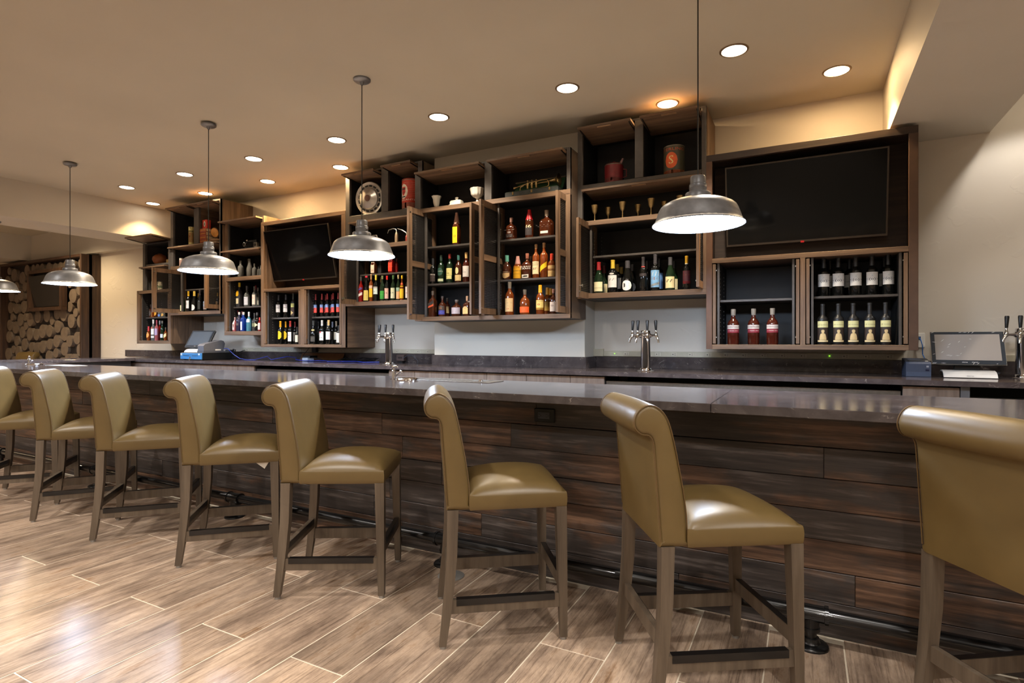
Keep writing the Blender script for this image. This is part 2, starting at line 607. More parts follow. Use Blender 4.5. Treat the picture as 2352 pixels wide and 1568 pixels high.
for q in range(7):
    z0, z1 = rows[q] + .0012, rows[q + 1] - .0012
    x = -8.98 + rnd.uniform(-.4, 0)
    while x < 2.6:
        L = rnd.uniform(.45, 1.5) * (1.4 if q in (0, 6) else 1) * (1.7 if x > -1.6 else 1)
        x0, x1 = max(x, -8.98), min(x + L, 2.6)
        if x1 - x0 > .05:
            d = rnd.uniform(0, .004)
            o = bx('plank', bar, barn_board, x0 + .0006, x1 - .0006, BASE - d, BASE + .021, z0, z1, .0016)
        x += L
# outlet on the bar front
ox0, ox1 = X(1229.5, BASE), X(1275.5, BASE)
oz0, oz1 = Z(1252, 968.5, BASE), Z(1252, 937.5, BASE)
t = thing('power_outlet', 'black outlet plate under the bar top, on the plank front', 'outlet', ((ox0 + ox1) / 2, BASE - .004, (oz0 + oz1) / 2))
oy = BASE - .006
bx('cover_plate', t, black_plastic, ox0, ox1, oy - .007, oy, oz0, oz1, .003)
xm, zm = (ox0 + ox1) / 2, (oz0 + oz1) / 2
bx('socket_insert', t, grey_plastic, xm - .034, xm + .030, oy - .0095, oy - .006, zm - .017, zm + .017, .001)
m = MB()
for dx in (-.026, .016):
    for dz in (-.008, .006):
        m.box(xm + dx - .006, xm + dx + .004, oy - .0105, oy - .0095, zm + dz - .001, zm + dz + .001)
    m.box(xm + dx + .006, xm + dx + .010, oy - .0105, oy - .0095, zm - .003, zm + .001)
obj('slots', m, black_metal, t)

# foot rail
t = thing('foot_rail', 'black iron pipe foot rail along the foot of the bar', 'foot rail', (-3, 2.47, 0))
RZ, RY = .129, 2.498
obj('rail', MB().tube([(-8.9, RY, RZ), (2.5, RY, RZ)], .027, 18), black_metal, t)
for k in range(-1, 6):
    px_ = .017 - 1.732 * k
    m = MB().tube([(px_ - .062, RY, RZ), (px_ - .048, RY, RZ), (px_ - .047, RY, RZ), (px_ + .047, RY, RZ), (px_ + .048, RY, RZ), (px_ + .062, RY, RZ)], [.037, .037, .033, .033, .037, .037], 18)
    m.lathe([(0, RZ), (.030, RZ - .005), (.030, .078), (.034, .077), (.034, .064), (0, .064)], (px_, RY, 0), 16)
    obj('tee_fitting', m, black_metal, t)
    obj('post', MB().lathe([(.022, .02), (.022, .066)], (px_, RY, 0), 14), black_metal, t)
    obj('floor_flange', MB().lathe([(0, .036), (.03, .036), (.032, .022), (.036, .016), (.060, .012), (.065, .006), (.065, 0), (0, 0)], (px_, RY, 0), 20), black_metal, t)

# round floor box cover
cx_, cy_ = fl(1036, 1322)
tag(obj('floor_outlet_cover', MB().lathe([(0, .005), (.062, .005), (.068, .002), (.068, 0), (0, 0)], (cx_, cy_, 0), 28), mat((176, 174, 170), .35, .6, .05, 20), None), 'round grey metal cover set in the floor by the foot rail', 'floor outlet')

# ------------------------------------------------------------------ bar stools
def spline(pts, k=4):
    out, n = [], len(pts)
    for i in range(n):
        p0, p1, p2, p3 = (pts[(i + d) % n] for d in (-1, 0, 1, 2))
        for s in range(k):
            u = s / k
            out.append(tuple(.5 * (2 * b + (c - a) * u + (2 * a - 5 * b + 4 * c - d) * u * u + (3 * b - a - 3 * c + d) * u ** 3) for a, b, c, d in zip(p0, p1, p2, p3)))
    return out
BACK = [(-.132, .533), (-.134, .62), (-.143, .70), (-.159, .79), (-.174, .865), (-.190, .928), (-.206, .962), (-.228, .985), (-.256, .996), (-.284, .988), (-.304, .968), (-.313, .940), (-.306, .913), (-.286, .897), (-.262, .893),
        (-.250, .872), (-.246, .83), (-.239, .74), (-.230, .62), (-.224, .533)]
def back_outline():
    # sharp at the bottom corners, smooth elsewhere
    pts = BACK
    out = []
    for i in range(len(pts) - 1):
        p0, p1, p2, p3 = pts[max(i - 1, 0)], pts[i], pts[i + 1], pts[min(i + 2, len(pts) - 1)]
        for s in range(3):
            u = s / 3
            out.append(tuple(.5 * (2 * b + (c - a) * u + (2 * a - 5 * b + 4 * c - d) * u * u + (3 * b - a - 3 * c + d) * u ** 3) for a, b, c, d in zip(p0, p1, p2, p3)))
    out.append(pts[-1])
    return out
def inset(poly, d):
    n, out = len(poly), []
    for i in range(n):
        (x0, z0), (x1, z1) = poly[i - 1], poly[(i + 1) % n]
        tx, tz = x1 - x0, z1 - z0
        l = sqrt(tx * tx + tz * tz) or 1
        # outline runs counter-clockwise seen from -y: interior on the left
        out.append((poly[i][0] - tz / l * d, poly[i][1] + tx / l * d))
    return out
def stool_back():
    P = back_outline()
    m, n, st = MB(), len(P), []
    HW = .222
    vs, fs = [], []
    for y, d in ((-HW, .016), (-HW + .003, .008), (-HW + .010, .002), (-HW + .020, 0), (-HW * .5, -.002), (0, -.003), (HW * .5, -.002), (HW - .020, 0), (HW - .010, .002), (HW - .003, .008), (HW, .016)):
        st.append(len(vs))
        vs += [(x, y, max(z, .533)) for x, z in inset(P, d)]
    for a, b in zip(st, st[1:]):
        for i in range(n):
            j = (i + 1) % n
            fs.append((a + i, a + j, b + j, b + i))
    m.add(vs, fs, True)
    m.f += [tuple(range(n)), tuple(st[-1] + i for i in range(n))]
    m.s += [True, True]
    return m, P
def stool_seat():
    nx = ny = 14
    x0, x1, hw = -.138, .258, .226
    vs, fs = [], []
    def prof(u, p):
        return max(0, 1 - abs(u) ** p)
    for i in range(nx + 1):
        for j in range(ny + 1):
            u, v = 2 * i / nx - 1, 2 * j / ny - 1
            u_, v_ = math.copysign(abs(u) ** .8, u), math.copysign(abs(v) ** .8, v)
            z = .594 + .016 * min(prof(u_, 8), prof(v_, 8)) ** .5 + .044 * prof(u_, 2.3) ** .8 * prof(v_, 2.3) ** .8
            vs.append(((x0 + x1) / 2 + u_ * ((x1 - x0) / 2 - .004), v_ * (hw - .004), z))
    g = lambda i, j: i * (ny + 1) + j
    for i in range(nx):
        for j in range(ny):
            fs.append((g(i, j), g(i + 1, j), g(i + 1, j + 1), g(i, j + 1)))
    loop = [(i, 0) for i in range(nx)] + [(nx, j) for j in range(ny)] + [(i, ny) for i in range(nx, 0, -1)] + [(0, j) for j in range(ny, 0, -1)]
    prev = [g(*q) for q in loop]
    for z, k in ((.588, 1.008), (.572, 1.016), (.553, 1.014), (.538, 1.006), (.533, .992)):
        cur = []
        for q in loop:
            x, y, _ = vs[g(*q)]
            cur.append(len(vs))
            xm = (x0 + x1) / 2
            vs.append((xm + (x - xm) * k, y * k, z))
        for a in range(len(loop)):
            b = (a + 1) % len(loop)
            fs.append((prev[a], prev[b], cur[b], cur[a]))
        prev = cur
    m = MB().add(vs, fs, True)
    m.f.append(tuple(prev))
    m.s.append(False)
    return m
def bar_between(m, secs):
    """box-section limb: secs = (x, y, z, half-size x, half-size y)"""
    vs, fs = [], []
    for x, y, z, a, b in secs:
        vs += [(x - a, y - b, z), (x + a, y - b, z), (x + a, y + b, z), (x - a, y + b, z)]
    for k in range(len(secs) - 1):
        o = 4 * k
        for i in range(4):
            j = (i + 1) % 4
            fs.append((o + i, o + j, o + 4 + j, o + 4 + i))
    fs += [(0, 1, 2, 3), tuple(4 * (len(secs) - 1) + i for i in range(4))]
    return m.add(vs, fs)
def make_stool(loc, ang, label):
    r = thing('bar_stool', label, 'stool', (*loc, 0), 'leather stools along the bar', radians(ang), local=True)
    b, P = stool_back()
    bk = obj('backrest', b, leather, r)
    Q = inset(P, .003)
    for y in (-.2195, .2195):
        obj('seam', MB().tube([(x, y, z) for x, z in Q[1:-1]], .0022, 5), leather_seam, bk)
    obj('seat', stool_seat(), leather, r)
    for s in (-1, 1):
        lg = obj('leg', bar_between(MB(), [(.243, s * .212, .012, .0145, .0145), (.240, s * .208, .20, .0175, .0175), (.234, s * .203, .536, .0215, .0215)]), stool_wood, r)
        obj('glide', MB().lathe([(0, .013), (.013, .013), (.013, 0), (0, 0)], (.243, s * .212, 0), 12), glide, lg)
        lg = obj('leg', bar_between(MB(), [(-.240, s * .214, .012, .0145, .0155), (-.226, s * .212, .12, .017, .017), (-.213, s * .208, .24, .019, .019), (-.204, s * .205, .36, .0205, .0205), (-.200, s * .203, .537, .0215, .0215)]), stool_wood, r)
        obj('glide', MB().lathe([(0, .013), (.013, .013), (.013, 0), (0, 0)], (-.239, s * .214, 0), 12), glide, lg)
        st = obj('stretcher', MB().box(-.212, .229, s * .212 - .010, s * .212 + .010, .133, .187), stool_wood, r)
        o = s * .2225
        m = MB().box(-.186, .206, min(o, o + s * .0022), max(o, o + s * .0022), .164, .1895)
        m.box(-.186, .206, s * .212 - .011, s * .212 + .0125, .187, .1895)
        sp = obj('kick_plate', m, black_metal, st)
    st = obj('stretcher', MB().box(.230, .250, -.196, .196, .196, .246), stool_wood, r)
    m = MB().box(.250, .2522, -.180, .180, .222, .2485)
    m.box(.229, .2522, -.180, .180, .246, .2485)
    obj('kick_plate', m, black_metal, st)
    st = obj('stretcher', MB().box(-.222, -.202, -.192, .192, .196, .246), stool_wood, r)
    obj('kick_plate', MB().box(-.202, -.1998, -.178, .178, .218, .2455), black_metal, st)
    return r
stools = [((.636, 2.127), 34.5, 'olive tan leather bar stool nearest the camera, its back cut off by the right edge'),
          ((-.342, 2.116), 32.6, 'olive tan leather bar stool second from the right, with its rolled back seen from behind'),
          ((-1.1875, 2.123), 36, 'olive tan leather bar stool standing beside the round floor cover'),
          ((-2.072, 2.102), 29, 'olive tan leather bar stool turned a little, fourth from the right'),
          ((-2.908, 2.123), 42, 'olive tan leather bar stool with a small white tag hanging under its seat'),
          ((-3.761, 2.118), 46, 'olive tan leather bar stool, third from the left along the bar front'),
          ((-4.543, 2.128), 50, 'olive tan leather bar stool, second from the left along the bar front'),
          ((-5.41, 2.135), 48, 'olive tan leather bar stool at the left edge, half out of the picture')]
first = None
for loc, ang, lab in stools:
    if first is None:
        first = make_stool(loc, ang, lab)
        s = first
    else:
        s = dup(first, (*loc, 0), radians(ang), lab)
    if 'white tag' in lab:
        m = MB().add([(.15, -.16, .534), (.21, -.16, .534), (.185, -.162, .498), (.15, -.165, .534)], [(0, 1, 2)])
        m = MB().prism([(.135, .534), (.205, .534), (.182, .496)], lambda x, z: (x, -.205, z), lambda x, z: (x, -.2065, z))
        ORG['tagroot'] = (0, 0, 0)
        tg = obj('care_tag', m, white_paint, s)
        tg['label'] = 'small white paper tag'
s = dup(first, (-12.35, 4.62, 0), radians(-80), 'tan leather stool back showing behind the far left end of the bar')
s['group'] = 'leather stools beyond the bar'

# ------------------------------------------------------------------ pendants
def make_pendant(x, y, zr, label):
    t = thing('pendant_lamp', label, 'pendant lamp', (x, y, zr), 'galvanised pendants over the bar')
    c = (x, y, zr)
    obj('canopy', MB().lathe([(0, CEIL - zr), (.064, CEIL - zr), (.064, CEIL - zr - .012), (.055, CEIL - zr - .020), (.018, CEIL - zr - .024), (.010, CEIL - zr - .045), (0, CEIL - zr - .045)], c, 28), galv, t)
    obj('cord', MB().tube([(x, y, CEIL - .03), (x, y, zr + .268)], .0036, 8), black_plastic, t)
    obj('shade', MB().lathe([(.245, 0), (.247, .003), (.244, .006), (.236, .010), (.228, .026), (.219, .052), (.208, .082), (.199, .098), (.184, .111), (.160, .124), (.130, .135), (.098, .143), (.066, .149), (.02, .150)], c, 48), galv, t)
    obj('collar', MB().lathe([(.062, .148), (.068, .151), (.068, .172), (.064, .177), (.040, .178)], c, 36), galv, t)
    obj('socket_housing', MB().lathe([(.046, .177), (.046, .203), (.0475, .205), (.046, .207), (.046, .222), (.041, .226), (.041, .262), (.037, .268), (.012, .270), (0, .270)], c, 36), galv, t)
    obj('shade_liner', MB().lathe([(.242, .006), (.226, .022), (.205, .080), (.18, .106), (.09, .138), (0, .144)], c, 40), white_paint, t)
    obj('lamp_lens', MB().lathe([(0, .005), (.238, .005), (.236, .009), (0, .009)], c, 40), lens_cool, t)
    return t
pend = [(-.525, 'grey galvanised pendant lamp hanging in front of the right television cabinet'),
        (-2.955, 'grey galvanised pendant lamp hanging in front of the silver hubcap cabinet'),
        (-4.775, 'grey galvanised pendant lamp hanging in front of the mugs and vintage bottles'),
        (-7.19, 'grey galvanised pendant lamp hanging in front of the log slice panel'),
        (-9.02, 'grey galvanised pendant lamp cut off by the left edge')]
for i, (x, lab) in enumerate(pend):
    if i == 4:
        # this one hangs from the lower soffit, so it gets a shorter cord
        C0, CEIL = CEIL, 2.70
        make_pendant(x, 3.2, 1.825, lab)
        CEIL = C0
    elif i == 0:
        p0 = make_pendant(x, 3.2, 1.835, lab)
    else:
        dup(p0, (x, 3.2, 1.835 if i == 1 else 1.822), None, lab)

# ------------------------------------------------------------------ ceiling cans
def make_can(x, y, label, z=CEIL, lens=None):
    t = thing('recessed_light', label, 'ceiling light', (x, y, z), 'recessed ceiling lights')
    obj('trim_ring', MB().lathe([(.078, -.001), (.080, -.006), (.092, -.004), (.095, 0)], (x, y, z), 32), mat((120, 100, 78), .4, .4, .05, 10), t)
    obj('lens', MB().lathe([(0, -.003), (.080, -.003), (.080, 0), (0, 0)], (x, y, z), 32), lens or lens_warm, t)
    return t
ordn = ['first', 'second', 'third', 'fourth', 'fifth', 'sixth', 'seventh']
can0 = None
for i, (x, y) in enumerate(FRONT_ROW):
    lab = 'recessed ceiling light, %s from the right in the row nearer the camera' % ordn[i] if i < 7 else 'recessed ceiling light beyond the right soffit, nearer the camera'
    if can0 is None:
        can0 = make_can(x, y, lab)
    else:
        dup(can0, (x, y, CEIL), None, lab)
names = ['at the right end of the row by the wall, over the television', 'over the tall cabinet with the tins', 'over the hubcap cabinet', 'over the left television cabinet', 'over the cabinet with mugs', 'beside the left soffit, lighting it with a scallop', 'beyond the right soffit by the wall']
can1 = None
for (x, y), n in zip(BACK_ROW, names):
    if x > 1.2 or x < -8:
        dup(can0, (x, y, CEIL), None, 'recessed ceiling light ' + n)
    elif can1 is None:
        can1 = make_can(x, y, 'recessed ceiling light ' + n, CEIL, lens_back)
    else:
        dup(can1, (x, y, CEIL), None, 'recessed ceiling light ' + n)
dup(can0, (-10.7, 3.98, CEIL), None, 'recessed ceiling light beyond the left soffit near the panel')
for i, (x, y) in enumerate(SEATING[:15]):
    dup(can0, (x, y, CEIL), None, 'recessed ceiling light over the seating area, %s of the %s row before the bar' % (ordn[i % 6], ordn[i // 6]))['group'] = 'recessed lights over the seating area'
dup(can0, (-11.6, 1.6, CEIL), None, 'recessed ceiling light beyond the left soffit, away from the panel')
# ------------------------------------------------------------------ back bar: base cabinets, coolers, counter
CF, CT, CB = 4.48, .942, .907                              # counter front, top, underside
def dx_(px, Y=4.52):
    return X(px, Y)
def handle(parent, x, y, z0, z1):
    m = MB().tube([(x, y - .002, z0 + .012), (x, y - .026, z0 + .012)], .004, 6).tube([(x, y - .002, z1 - .012), (x, y - .026, z1 - .012)], .004, 6)
    m.tube([(x, y - .026, z0), (x, y - .026, z1)], .005, 8)
    return obj('handle', m, chrome, parent)
def base_cabinet(pxs, label, hinge, yb=WALL - .02):
    x0, x1 = dx_(pxs[0]), dx_(pxs[-1])
    t = thing('base_cabinet', label, 'cabinet', ((x0 + x1) / 2, 4.9, 0), 'base cabinets under the back counter')
    bx('carcass', t, charcoal, x0 + .002, x1 - .002, 4.54, yb, .09, CB - .001)
    bx('toe_kick', t, black_plastic, x0 + .002, x1 - .002, 4.60, 4.62, 0, .09)
    for k in range(len(pxs) - 1):
        a, b = dx_(pxs[k]) + .002, dx_(pxs[k + 1]) - .002
        d = bx('door', t, base_door_mat, a, b, 4.519, 4.539, .10, CB - .012, .001)
        h = hinge[k]
        if h:
            hx = (b - .04) if h == 'r' else (a + .04)
            handle(d, hx, 4.519, .715, .815)
    return t
base_cabinet([226, 288, 335], 'grey brown base cabinet at the far left end of the back counter', 'r0')
base_cabinet([335, 383, 433], 'grey brown base cabinet left of the blue cash drawer', 'rl')
base_cabinet([433, 487, 546, 583], 'grey brown base cabinet beneath the blue cash drawer', 'rl0')
base_cabinet([893, 952, 1032, 1118], 'grey brown base cabinet right of the left under counter cooler', '0rl', PIL - .004)
base_cabinet([1118, 1209, 1310, 1388], 'grey brown base cabinet left of the long right cooler', 'rl0', PIL - .004)
base_cabinet([2073, 2205], 'single door grey base cabinet beneath the receipt printer at right', '0')
bx0 = dx_(2205)
t = thing('base_cabinet', 'steel grey end post beside the open bay at the right end of the counter', 'cabinet', (bx0, 4.9, 0), 'base cabinets under the back counter')
bx('end_panel', t, mat((92, 94, 98), .4, .3, .08, 20), bx0 + .003, bx0 + .05, 4.52, WALL - .02, 0, CB - .001)
def cooler(p0, p1, label, ztop):
    x0, x1 = dx_(p0) + .004, dx_(p1) - .004
    t = thing('under_counter_cooler', label, 'cooler', ((x0 + x1) / 2, 4.9, 0), 'under counter coolers')
    bx('cabinet_body', t, black_plastic, x0 + .02, x1 - .02, 4.60, WALL - .03, .02, ztop - .05)
    bx('top_rail', t, brushed, x0, x1, 4.555, 4.60, ztop - .07, ztop, .003)
    n = max(2, round((x1 - x0) / .62))
    for k in range(n):
        a, b = x0 + (x1 - x0) * k / n + .003, x0 + (x1 - x0) * (k + 1) / n - .003
        d = bx('door', t, brushed, a, b, 4.545, 4.598, .10, ztop - .075, .003)
        obj('handle', MB().box(a + .06, b - .06, 4.525, 4.545, ztop - .13, ztop - .11), black_plastic, d)
        obj('latch', MB().box(b - .07, b - .03, 4.55, 4.556, ztop - .075, ztop - .068), black_plastic, t)
    bx('recess_panel', t, black_plastic, x0, x1, WALL - .03, WALL - .02, ztop - .05, CB - .002)
cooler(583, 893, 'stainless fronted under counter cooler left of the three tap tower', .862)
cooler(1388, 2073, 'long stainless fronted under counter cooler below the four tap tower', .862)
cooler(2226, 2620, 'stainless appliance set low in the open bay at the far right', .835)

t = thing('back_counter', 'dark stone counter with upstand running along the back wall', 'worktop', (-3, 4.85, CB))
W_, pa, pb = WALL - .002, X(998, PIL) - .0015, X(1343, PIL) + .0015
OUT = [(-9.05, CF), (3.595, CF), (3.595, W_), (pb, W_), (pb, PIL - .0015), (pa, PIL - .0015), (pa, W_), (-9.05, W_)]
obj('slab', MB().prism(OUT, lambda x, y: (x, y, CB), lambda x, y: (x, y, CT)), quartz_mat, t)
UP = 1.047
bx('upstand', t, quartz_mat, X(288, 5.22), X(998, PIL) - .001, 5.215, WALL - .001, CT, UP, .001)
bx('upstand', t, quartz_mat, X(1343, PIL) + .022, 3.595, 5.215, WALL - .001, CT, UP, .001)
bx('upstand', t, quartz_mat, X(998, PIL) - .02, X(1343, PIL) + .02, PIL - .021, PIL - .001, CT, UP, .001)
bx('upstand', t, quartz_mat, X(1343, PIL) + .001, X(1343, PIL) + .021, PIL, 5.214, CT, UP, .001)
# plug-in strips along the wall
def raceway(x0, x1, label, outs, junction=None, leds=()):
    z0, z1 = UP + .002, UP + .052
    t = thing('outlet_strip', label, 'outlet strip', ((x0 + x1) / 2, WALL - .012, z0), 'outlet strips over the back counter')
    bx('raceway', t, beige_strip, x0, x1, WALL - .026, WALL - .0005, z0, z1, .003)
    if junction:
        bx('end_box', t, beige_strip, x0 - .10, x0, WALL - .036, WALL - .0005, z0 - .001, z1 + .022, .003)
    for x in outs:
        s = bx('socket', t, mat((196, 188, 168), .4, 0, .03, 30), x - .026, x + .026, WALL - .0285, WALL - .0255, z0 + .008, z1 - .008, .001)
        mm = MB().box(x + .004, x + .012, WALL - .0292, WALL - .0284, z0 + .017, z0 + .020).box(x + .004, x + .012, WALL - .0292, WALL - .0284, z0 + .029, z0 + .032)
        mm.box(x - .016, x - .008, WALL - .0292, WALL - .0284, z0 + .021, z0 + .028)
        obj('slots', mm, black_plastic, s)
    for x in leds:
        obj('indicator_light', MB().lathe([(0, .004), (.005, .003), (.005, 0), (0, 0)], (x, WALL - .031, (z0 + z1) / 2), 10), mat((150, 255, 60), .4, 0, 0, 1, emit=3), t)
raceway(X(560, WALL), X(998, PIL) - .02, 'beige outlet strip along the wall left of the pilaster', [X(p, WALL) for p in (572, 588, 605, 621, 638, 657, 675, 693, 769, 789, 809, 830, 851, 872, 917, 941, 965, 987)])
raceway(X(1388, WALL), X(2075, WALL), 'beige outlet strip along the wall behind the four tap tower', [X(p, WALL) for p in (1441, 1513, 1550, 1589, 1629, 1670, 1711, 1755, 1800, 1845, 1942, 1992, 2043)], True, [X(1414, WALL), X(1905, WALL)])
raceway(X(2300, WALL), X(2420, WALL), 'short beige outlet strip behind the right touch screen', [X(2390, WALL)])

# ------------------------------------------------------------------ wall cabinets
class Unit:
    def __init__(s, name, label, Yf, pl, pr, zb, zt, Yb=WALL - .003, sides=True, cat='cabinet'):
        s.Y, s.Yb, s.x0, s.x1, s.z0, s.z1 = Yf, Yb, X(pl, Yf), X(pr, Yf), zb, zt
        s.t = thing(name, label, cat, ((s.x0 + s.x1) / 2, (Yf + Yb) / 2, zb), 'open cabinets of the back bar')
    def x(s, p):
        return X(p, s.Y)
    def z(s, px, py):
        return Z(px, py, s.Y)
    def part(s, name, m, x0, x1, z0, z1, y0=None, y1=None, c=.0015):
        return bx(name, s.t, m, x0, x1, s.Y if y0 is None else y0, s.Yb if y1 is None else y1, z0, z1, c)
    def shell(s, x0, x1, z0, z1, side=walnut_z, cap=charcoal, th=.02, y0=None, back=True, lo=True, hi=True, side_inner=charcoal):
        """outer box of one section: two skins per side (veneer out, charcoal in), top, bottom, back"""
        y0 = s.Y if y0 is None else y0
        for a, b, c in ((x0, x0 + th, 1), (x1 - th, x1, -1)):
            s.part('side_panel', side, a if c > 0 else b - th * .5, a + th * .5 if c > 0 else b, z0, z1, y0)
            s.part('inner_lining', side_inner, a + th * .5 + .0005 if c > 0 else a, b if c > 0 else b - th * .5 - .0005, z0 + .001, z1 - .001, y0 + .003)
        if hi: s.part('top_panel', cap, x0 + th, x1 - th, z1 - th, z1, y0 + .003)
        if lo: s.part('bottom_panel', cap, x0 + th, x1 - th, z0, z0 + th, y0 + .003)
        if back: s.part('back_panel', charcoal, x0 + th, x1 - th, z0 + th, z1 - th, s.Yb - .012, s.Yb)
    def post(s, p0, p1, z0, z1, m=None, d=.03, proud=.002):
        m = m or steel_post
        return s.part('post' if m is steel_post else 'stile', m, s.x(p0), s.x(p1), z0, z1, s.Y - proud, s.Y + d)
    def rail(s, x0, x1, z0, z1, m=None, d=.03, proud=.002, name='rail'):
        return s.part(name, m or walnut_x, x0, x1, z0, z1, s.Y - proud, s.Y + d)
    def flap(s, x0, x1, z, out=.12, deep=.27, rise=.02, handle_=True):
        """lift-up door pushed back open under the top of a compartment"""
        Y = s.Y
        th = .018
        m = MB().prism([(Y - out, z + rise), (Y + deep, z), (Y + deep, z + th), (Y - out, z + rise + th)], lambda y, zz: (x0, y, zz), lambda y, zz: (x1, y, zz))
        f = obj('flap_door', m, walnut_x, s.t)
        for xx in (x0 + .012, x1 - .02):
            hm = MB().prism([(Y - out + .02, z + rise - .008), (Y + .16, z - .016), (Y + .16, z - .006), (Y - out + .02, z + rise + .001)], lambda y, zz: (xx, y, zz), lambda y, zz: (xx + .008, y, zz))
            obj('lift_arm', hm, black_metal, f)
        if handle_:
            xm = (x0 + x1) / 2
            obj('pull', MB().box(xm - .06, xm + .06, Y - out + .012, Y - out + .03, z + rise - .008, z + rise - .001), mat((150, 120, 90), .4, .4), f)
        return f
    def shelf(s, x0, x1, z, y0, m=None, th=.018, name='shelf'):
        return s.part(name, m or steel_post, x0, x1, z - th, z, y0, s.Yb - .013)
    def pins(s, x, z0, z1, face):
        m = MB()
        k = z0
        while k < z1:
            for y in (s.Y + .09, s.Y + .30):
                m.box(x, x + face * .0015, y - .003, y + .003, k, k + .006)
            k += .032
        o = obj('shelf_pin_holes', m, mat((150, 144, 138), .4, .3, 0), s.t)
        o['kind'] = 'stuff'
    def pocket_bay(s, x0, x1, z0, z1, shelves, inner=True, gap=.052, front=0.0):
        """bay with its two screen doors slid back into side pockets"""
        for sg, xe in ((1, x0), (-1, x1)):
            a, b = (xe + .006, xe + .028) if sg > 0 else (xe - .028, xe - .006)
            s.screen_door(a, b, s.Y - front, s.Y + .40, z0 + .008, z1 - .008, sg, slim=True)
            c, d = (xe + gap - .012, xe + gap) if sg > 0 else (xe - gap, xe - gap + .012)
            s.part('pocket_partition', charcoal, c, d, z0, z1, s.Y + .03, s.Yb - .013)
            s.part('pocket_post', steel_post, c - .003, d + .003, z0, z1, s.Y + .022, s.Y + .03)
        for zs in shelves:
            s.shelf(x0 + gap, x1 - gap, zs, s.Y + .07)
        s.pins(x0 + gap, z0 + .05, z1 - .06, 1)
    def screen_door(s, xa, xb, ya, yb, z0, z1, sg, slim=False, mid=True, knob=None):
        """framed mesh door standing open, its leaf in a plane across the wall"""
        f = .055
        m = MB()
        o_, i_ = [(ya, z0), (yb, z0), (yb, z1), (ya, z1)], [(ya + f, z0 + f), (yb - f, z0 + f), (yb - f, z1 - f), (ya + f, z1 - f)]
        vs = [(x, y, z) for x in (xa, xb) for y, z in o_ + i_]
        fs = []
        for i in range(4):
            j = (i + 1) % 4
            fs += [(i, j, 4 + j, 4 + i), (8 + i, 8 + j, 12 + j, 12 + i), (i, j, 8 + j, 8 + i), (4 + i, 4 + j, 12 + j, 12 + i)]
        m.add(vs, fs)
        d = obj('screen_door', m, walnut_z, s.t)
        if mid:
            z = (z0 + z1) / 2 - f / 2
            obj('door_rail', MB().box(xa, xb, ya + f + .0003, yb - f - .0003, z, z + f), walnut_y, d)
        xm = (xa + xb) / 2
        g = MB()
        k = ya + f
        while k < yb - f:
            g.box(xm - .0015, xm + .0015, k, k + .004, z0 + f, z1 - f)
            k += .016
        k = z0 + f
        while k < z1 - f:
            g.box(xm - .0022, xm + .0022, ya + f, yb - f, k, k + .0065)
            k += .0155
        o = obj('wire_mesh', g, mesh_metal, d, fix=False)
        o['kind'] = 'stuff'
        xe = xb if sg > 0 else xa
        if knob:
            obj('knob', MB().tube([(xe, ya + .02, z0 + knob), (xe + sg * .022, ya + .02, z0 + knob), (xe + sg * .028, ya + .02, z0 + knob)], [.006, .006, .013], 10), brushed, d)
        for z in (z0 + .05, z1 - .05):
            obj('hinge_plate', MB().box(xe, xe + sg * .006, ya + .012, ya + .034, z - .005, z + .005), brushed, d)
        return d

def television(xc, zc, W, H, Yb, Yt, label):
    """flat screen leaning out at the top; Yb/Yt = depth of its bottom and top edge"""
    h = sqrt(H * H - (Yb - Yt) ** 2)
    z0 = zc - h / 2
    a = math.atan2(Yb - Yt, h)
    t = thing('television', label, 'television', (xc, (Yb + Yt) / 2, zc), 'flat televisions of the back bar')
    def P(x, k, n):                                         # k along the screen upwards, n out of the screen
        return (xc + x, Yb - sin(a) * k - cos(a) * n, z0 + cos(a) * k - sin(a) * n)
    def slab(m, x0, x1, k0, k1, n0, n1):
        m.add([P(x, k, n) for x in (x0, x1) for k in (k0, k1) for n in (n0, n1)], [(0, 1, 3, 2), (4, 6, 7, 5), (0, 4, 5, 1), (2, 3, 7, 6), (0, 2, 6, 4), (1, 5, 7, 3)])
        return m
    b = .011
    obj('housing', slab(MB(), -W / 2 + .02, W / 2 - .02, .02, H - .02, -.05, 0), black_plastic, t)
    m = slab(MB(), -W / 2, W / 2, H - b, H, -.02, .004)
    slab(m, -W / 2, W / 2, 0, b * 1.4, -.02, .004)
    slab(m, -W / 2, -W / 2 + b, b * 1.4, H - b, -.02, .004)
    slab(m, W / 2 - b, W / 2, b * 1.4, H - b, -.02, .004)
    obj('bezel', m, mat((70, 62, 55), .3, .6, .05, 20), t)
    obj('screen', slab(MB(), -W / 2 + b, W / 2 - b, b * 1.4, H - b, -.01, .001), screen_black, t)
    obj('standby_light', slab(MB(), -.012, .012, -.006, .008, .0, .008), mat((150, 20, 20), .4, 0, 0, 1, emit=.6), t)
    obj('wall_bracket', MB().box(xc - .2, xc + .2, (Yb + Yt) / 2 + .03, (Yb + Yt) / 2 + .2, zc - .08, zc + .08), black_metal, t)
    return t
YF = 4.745
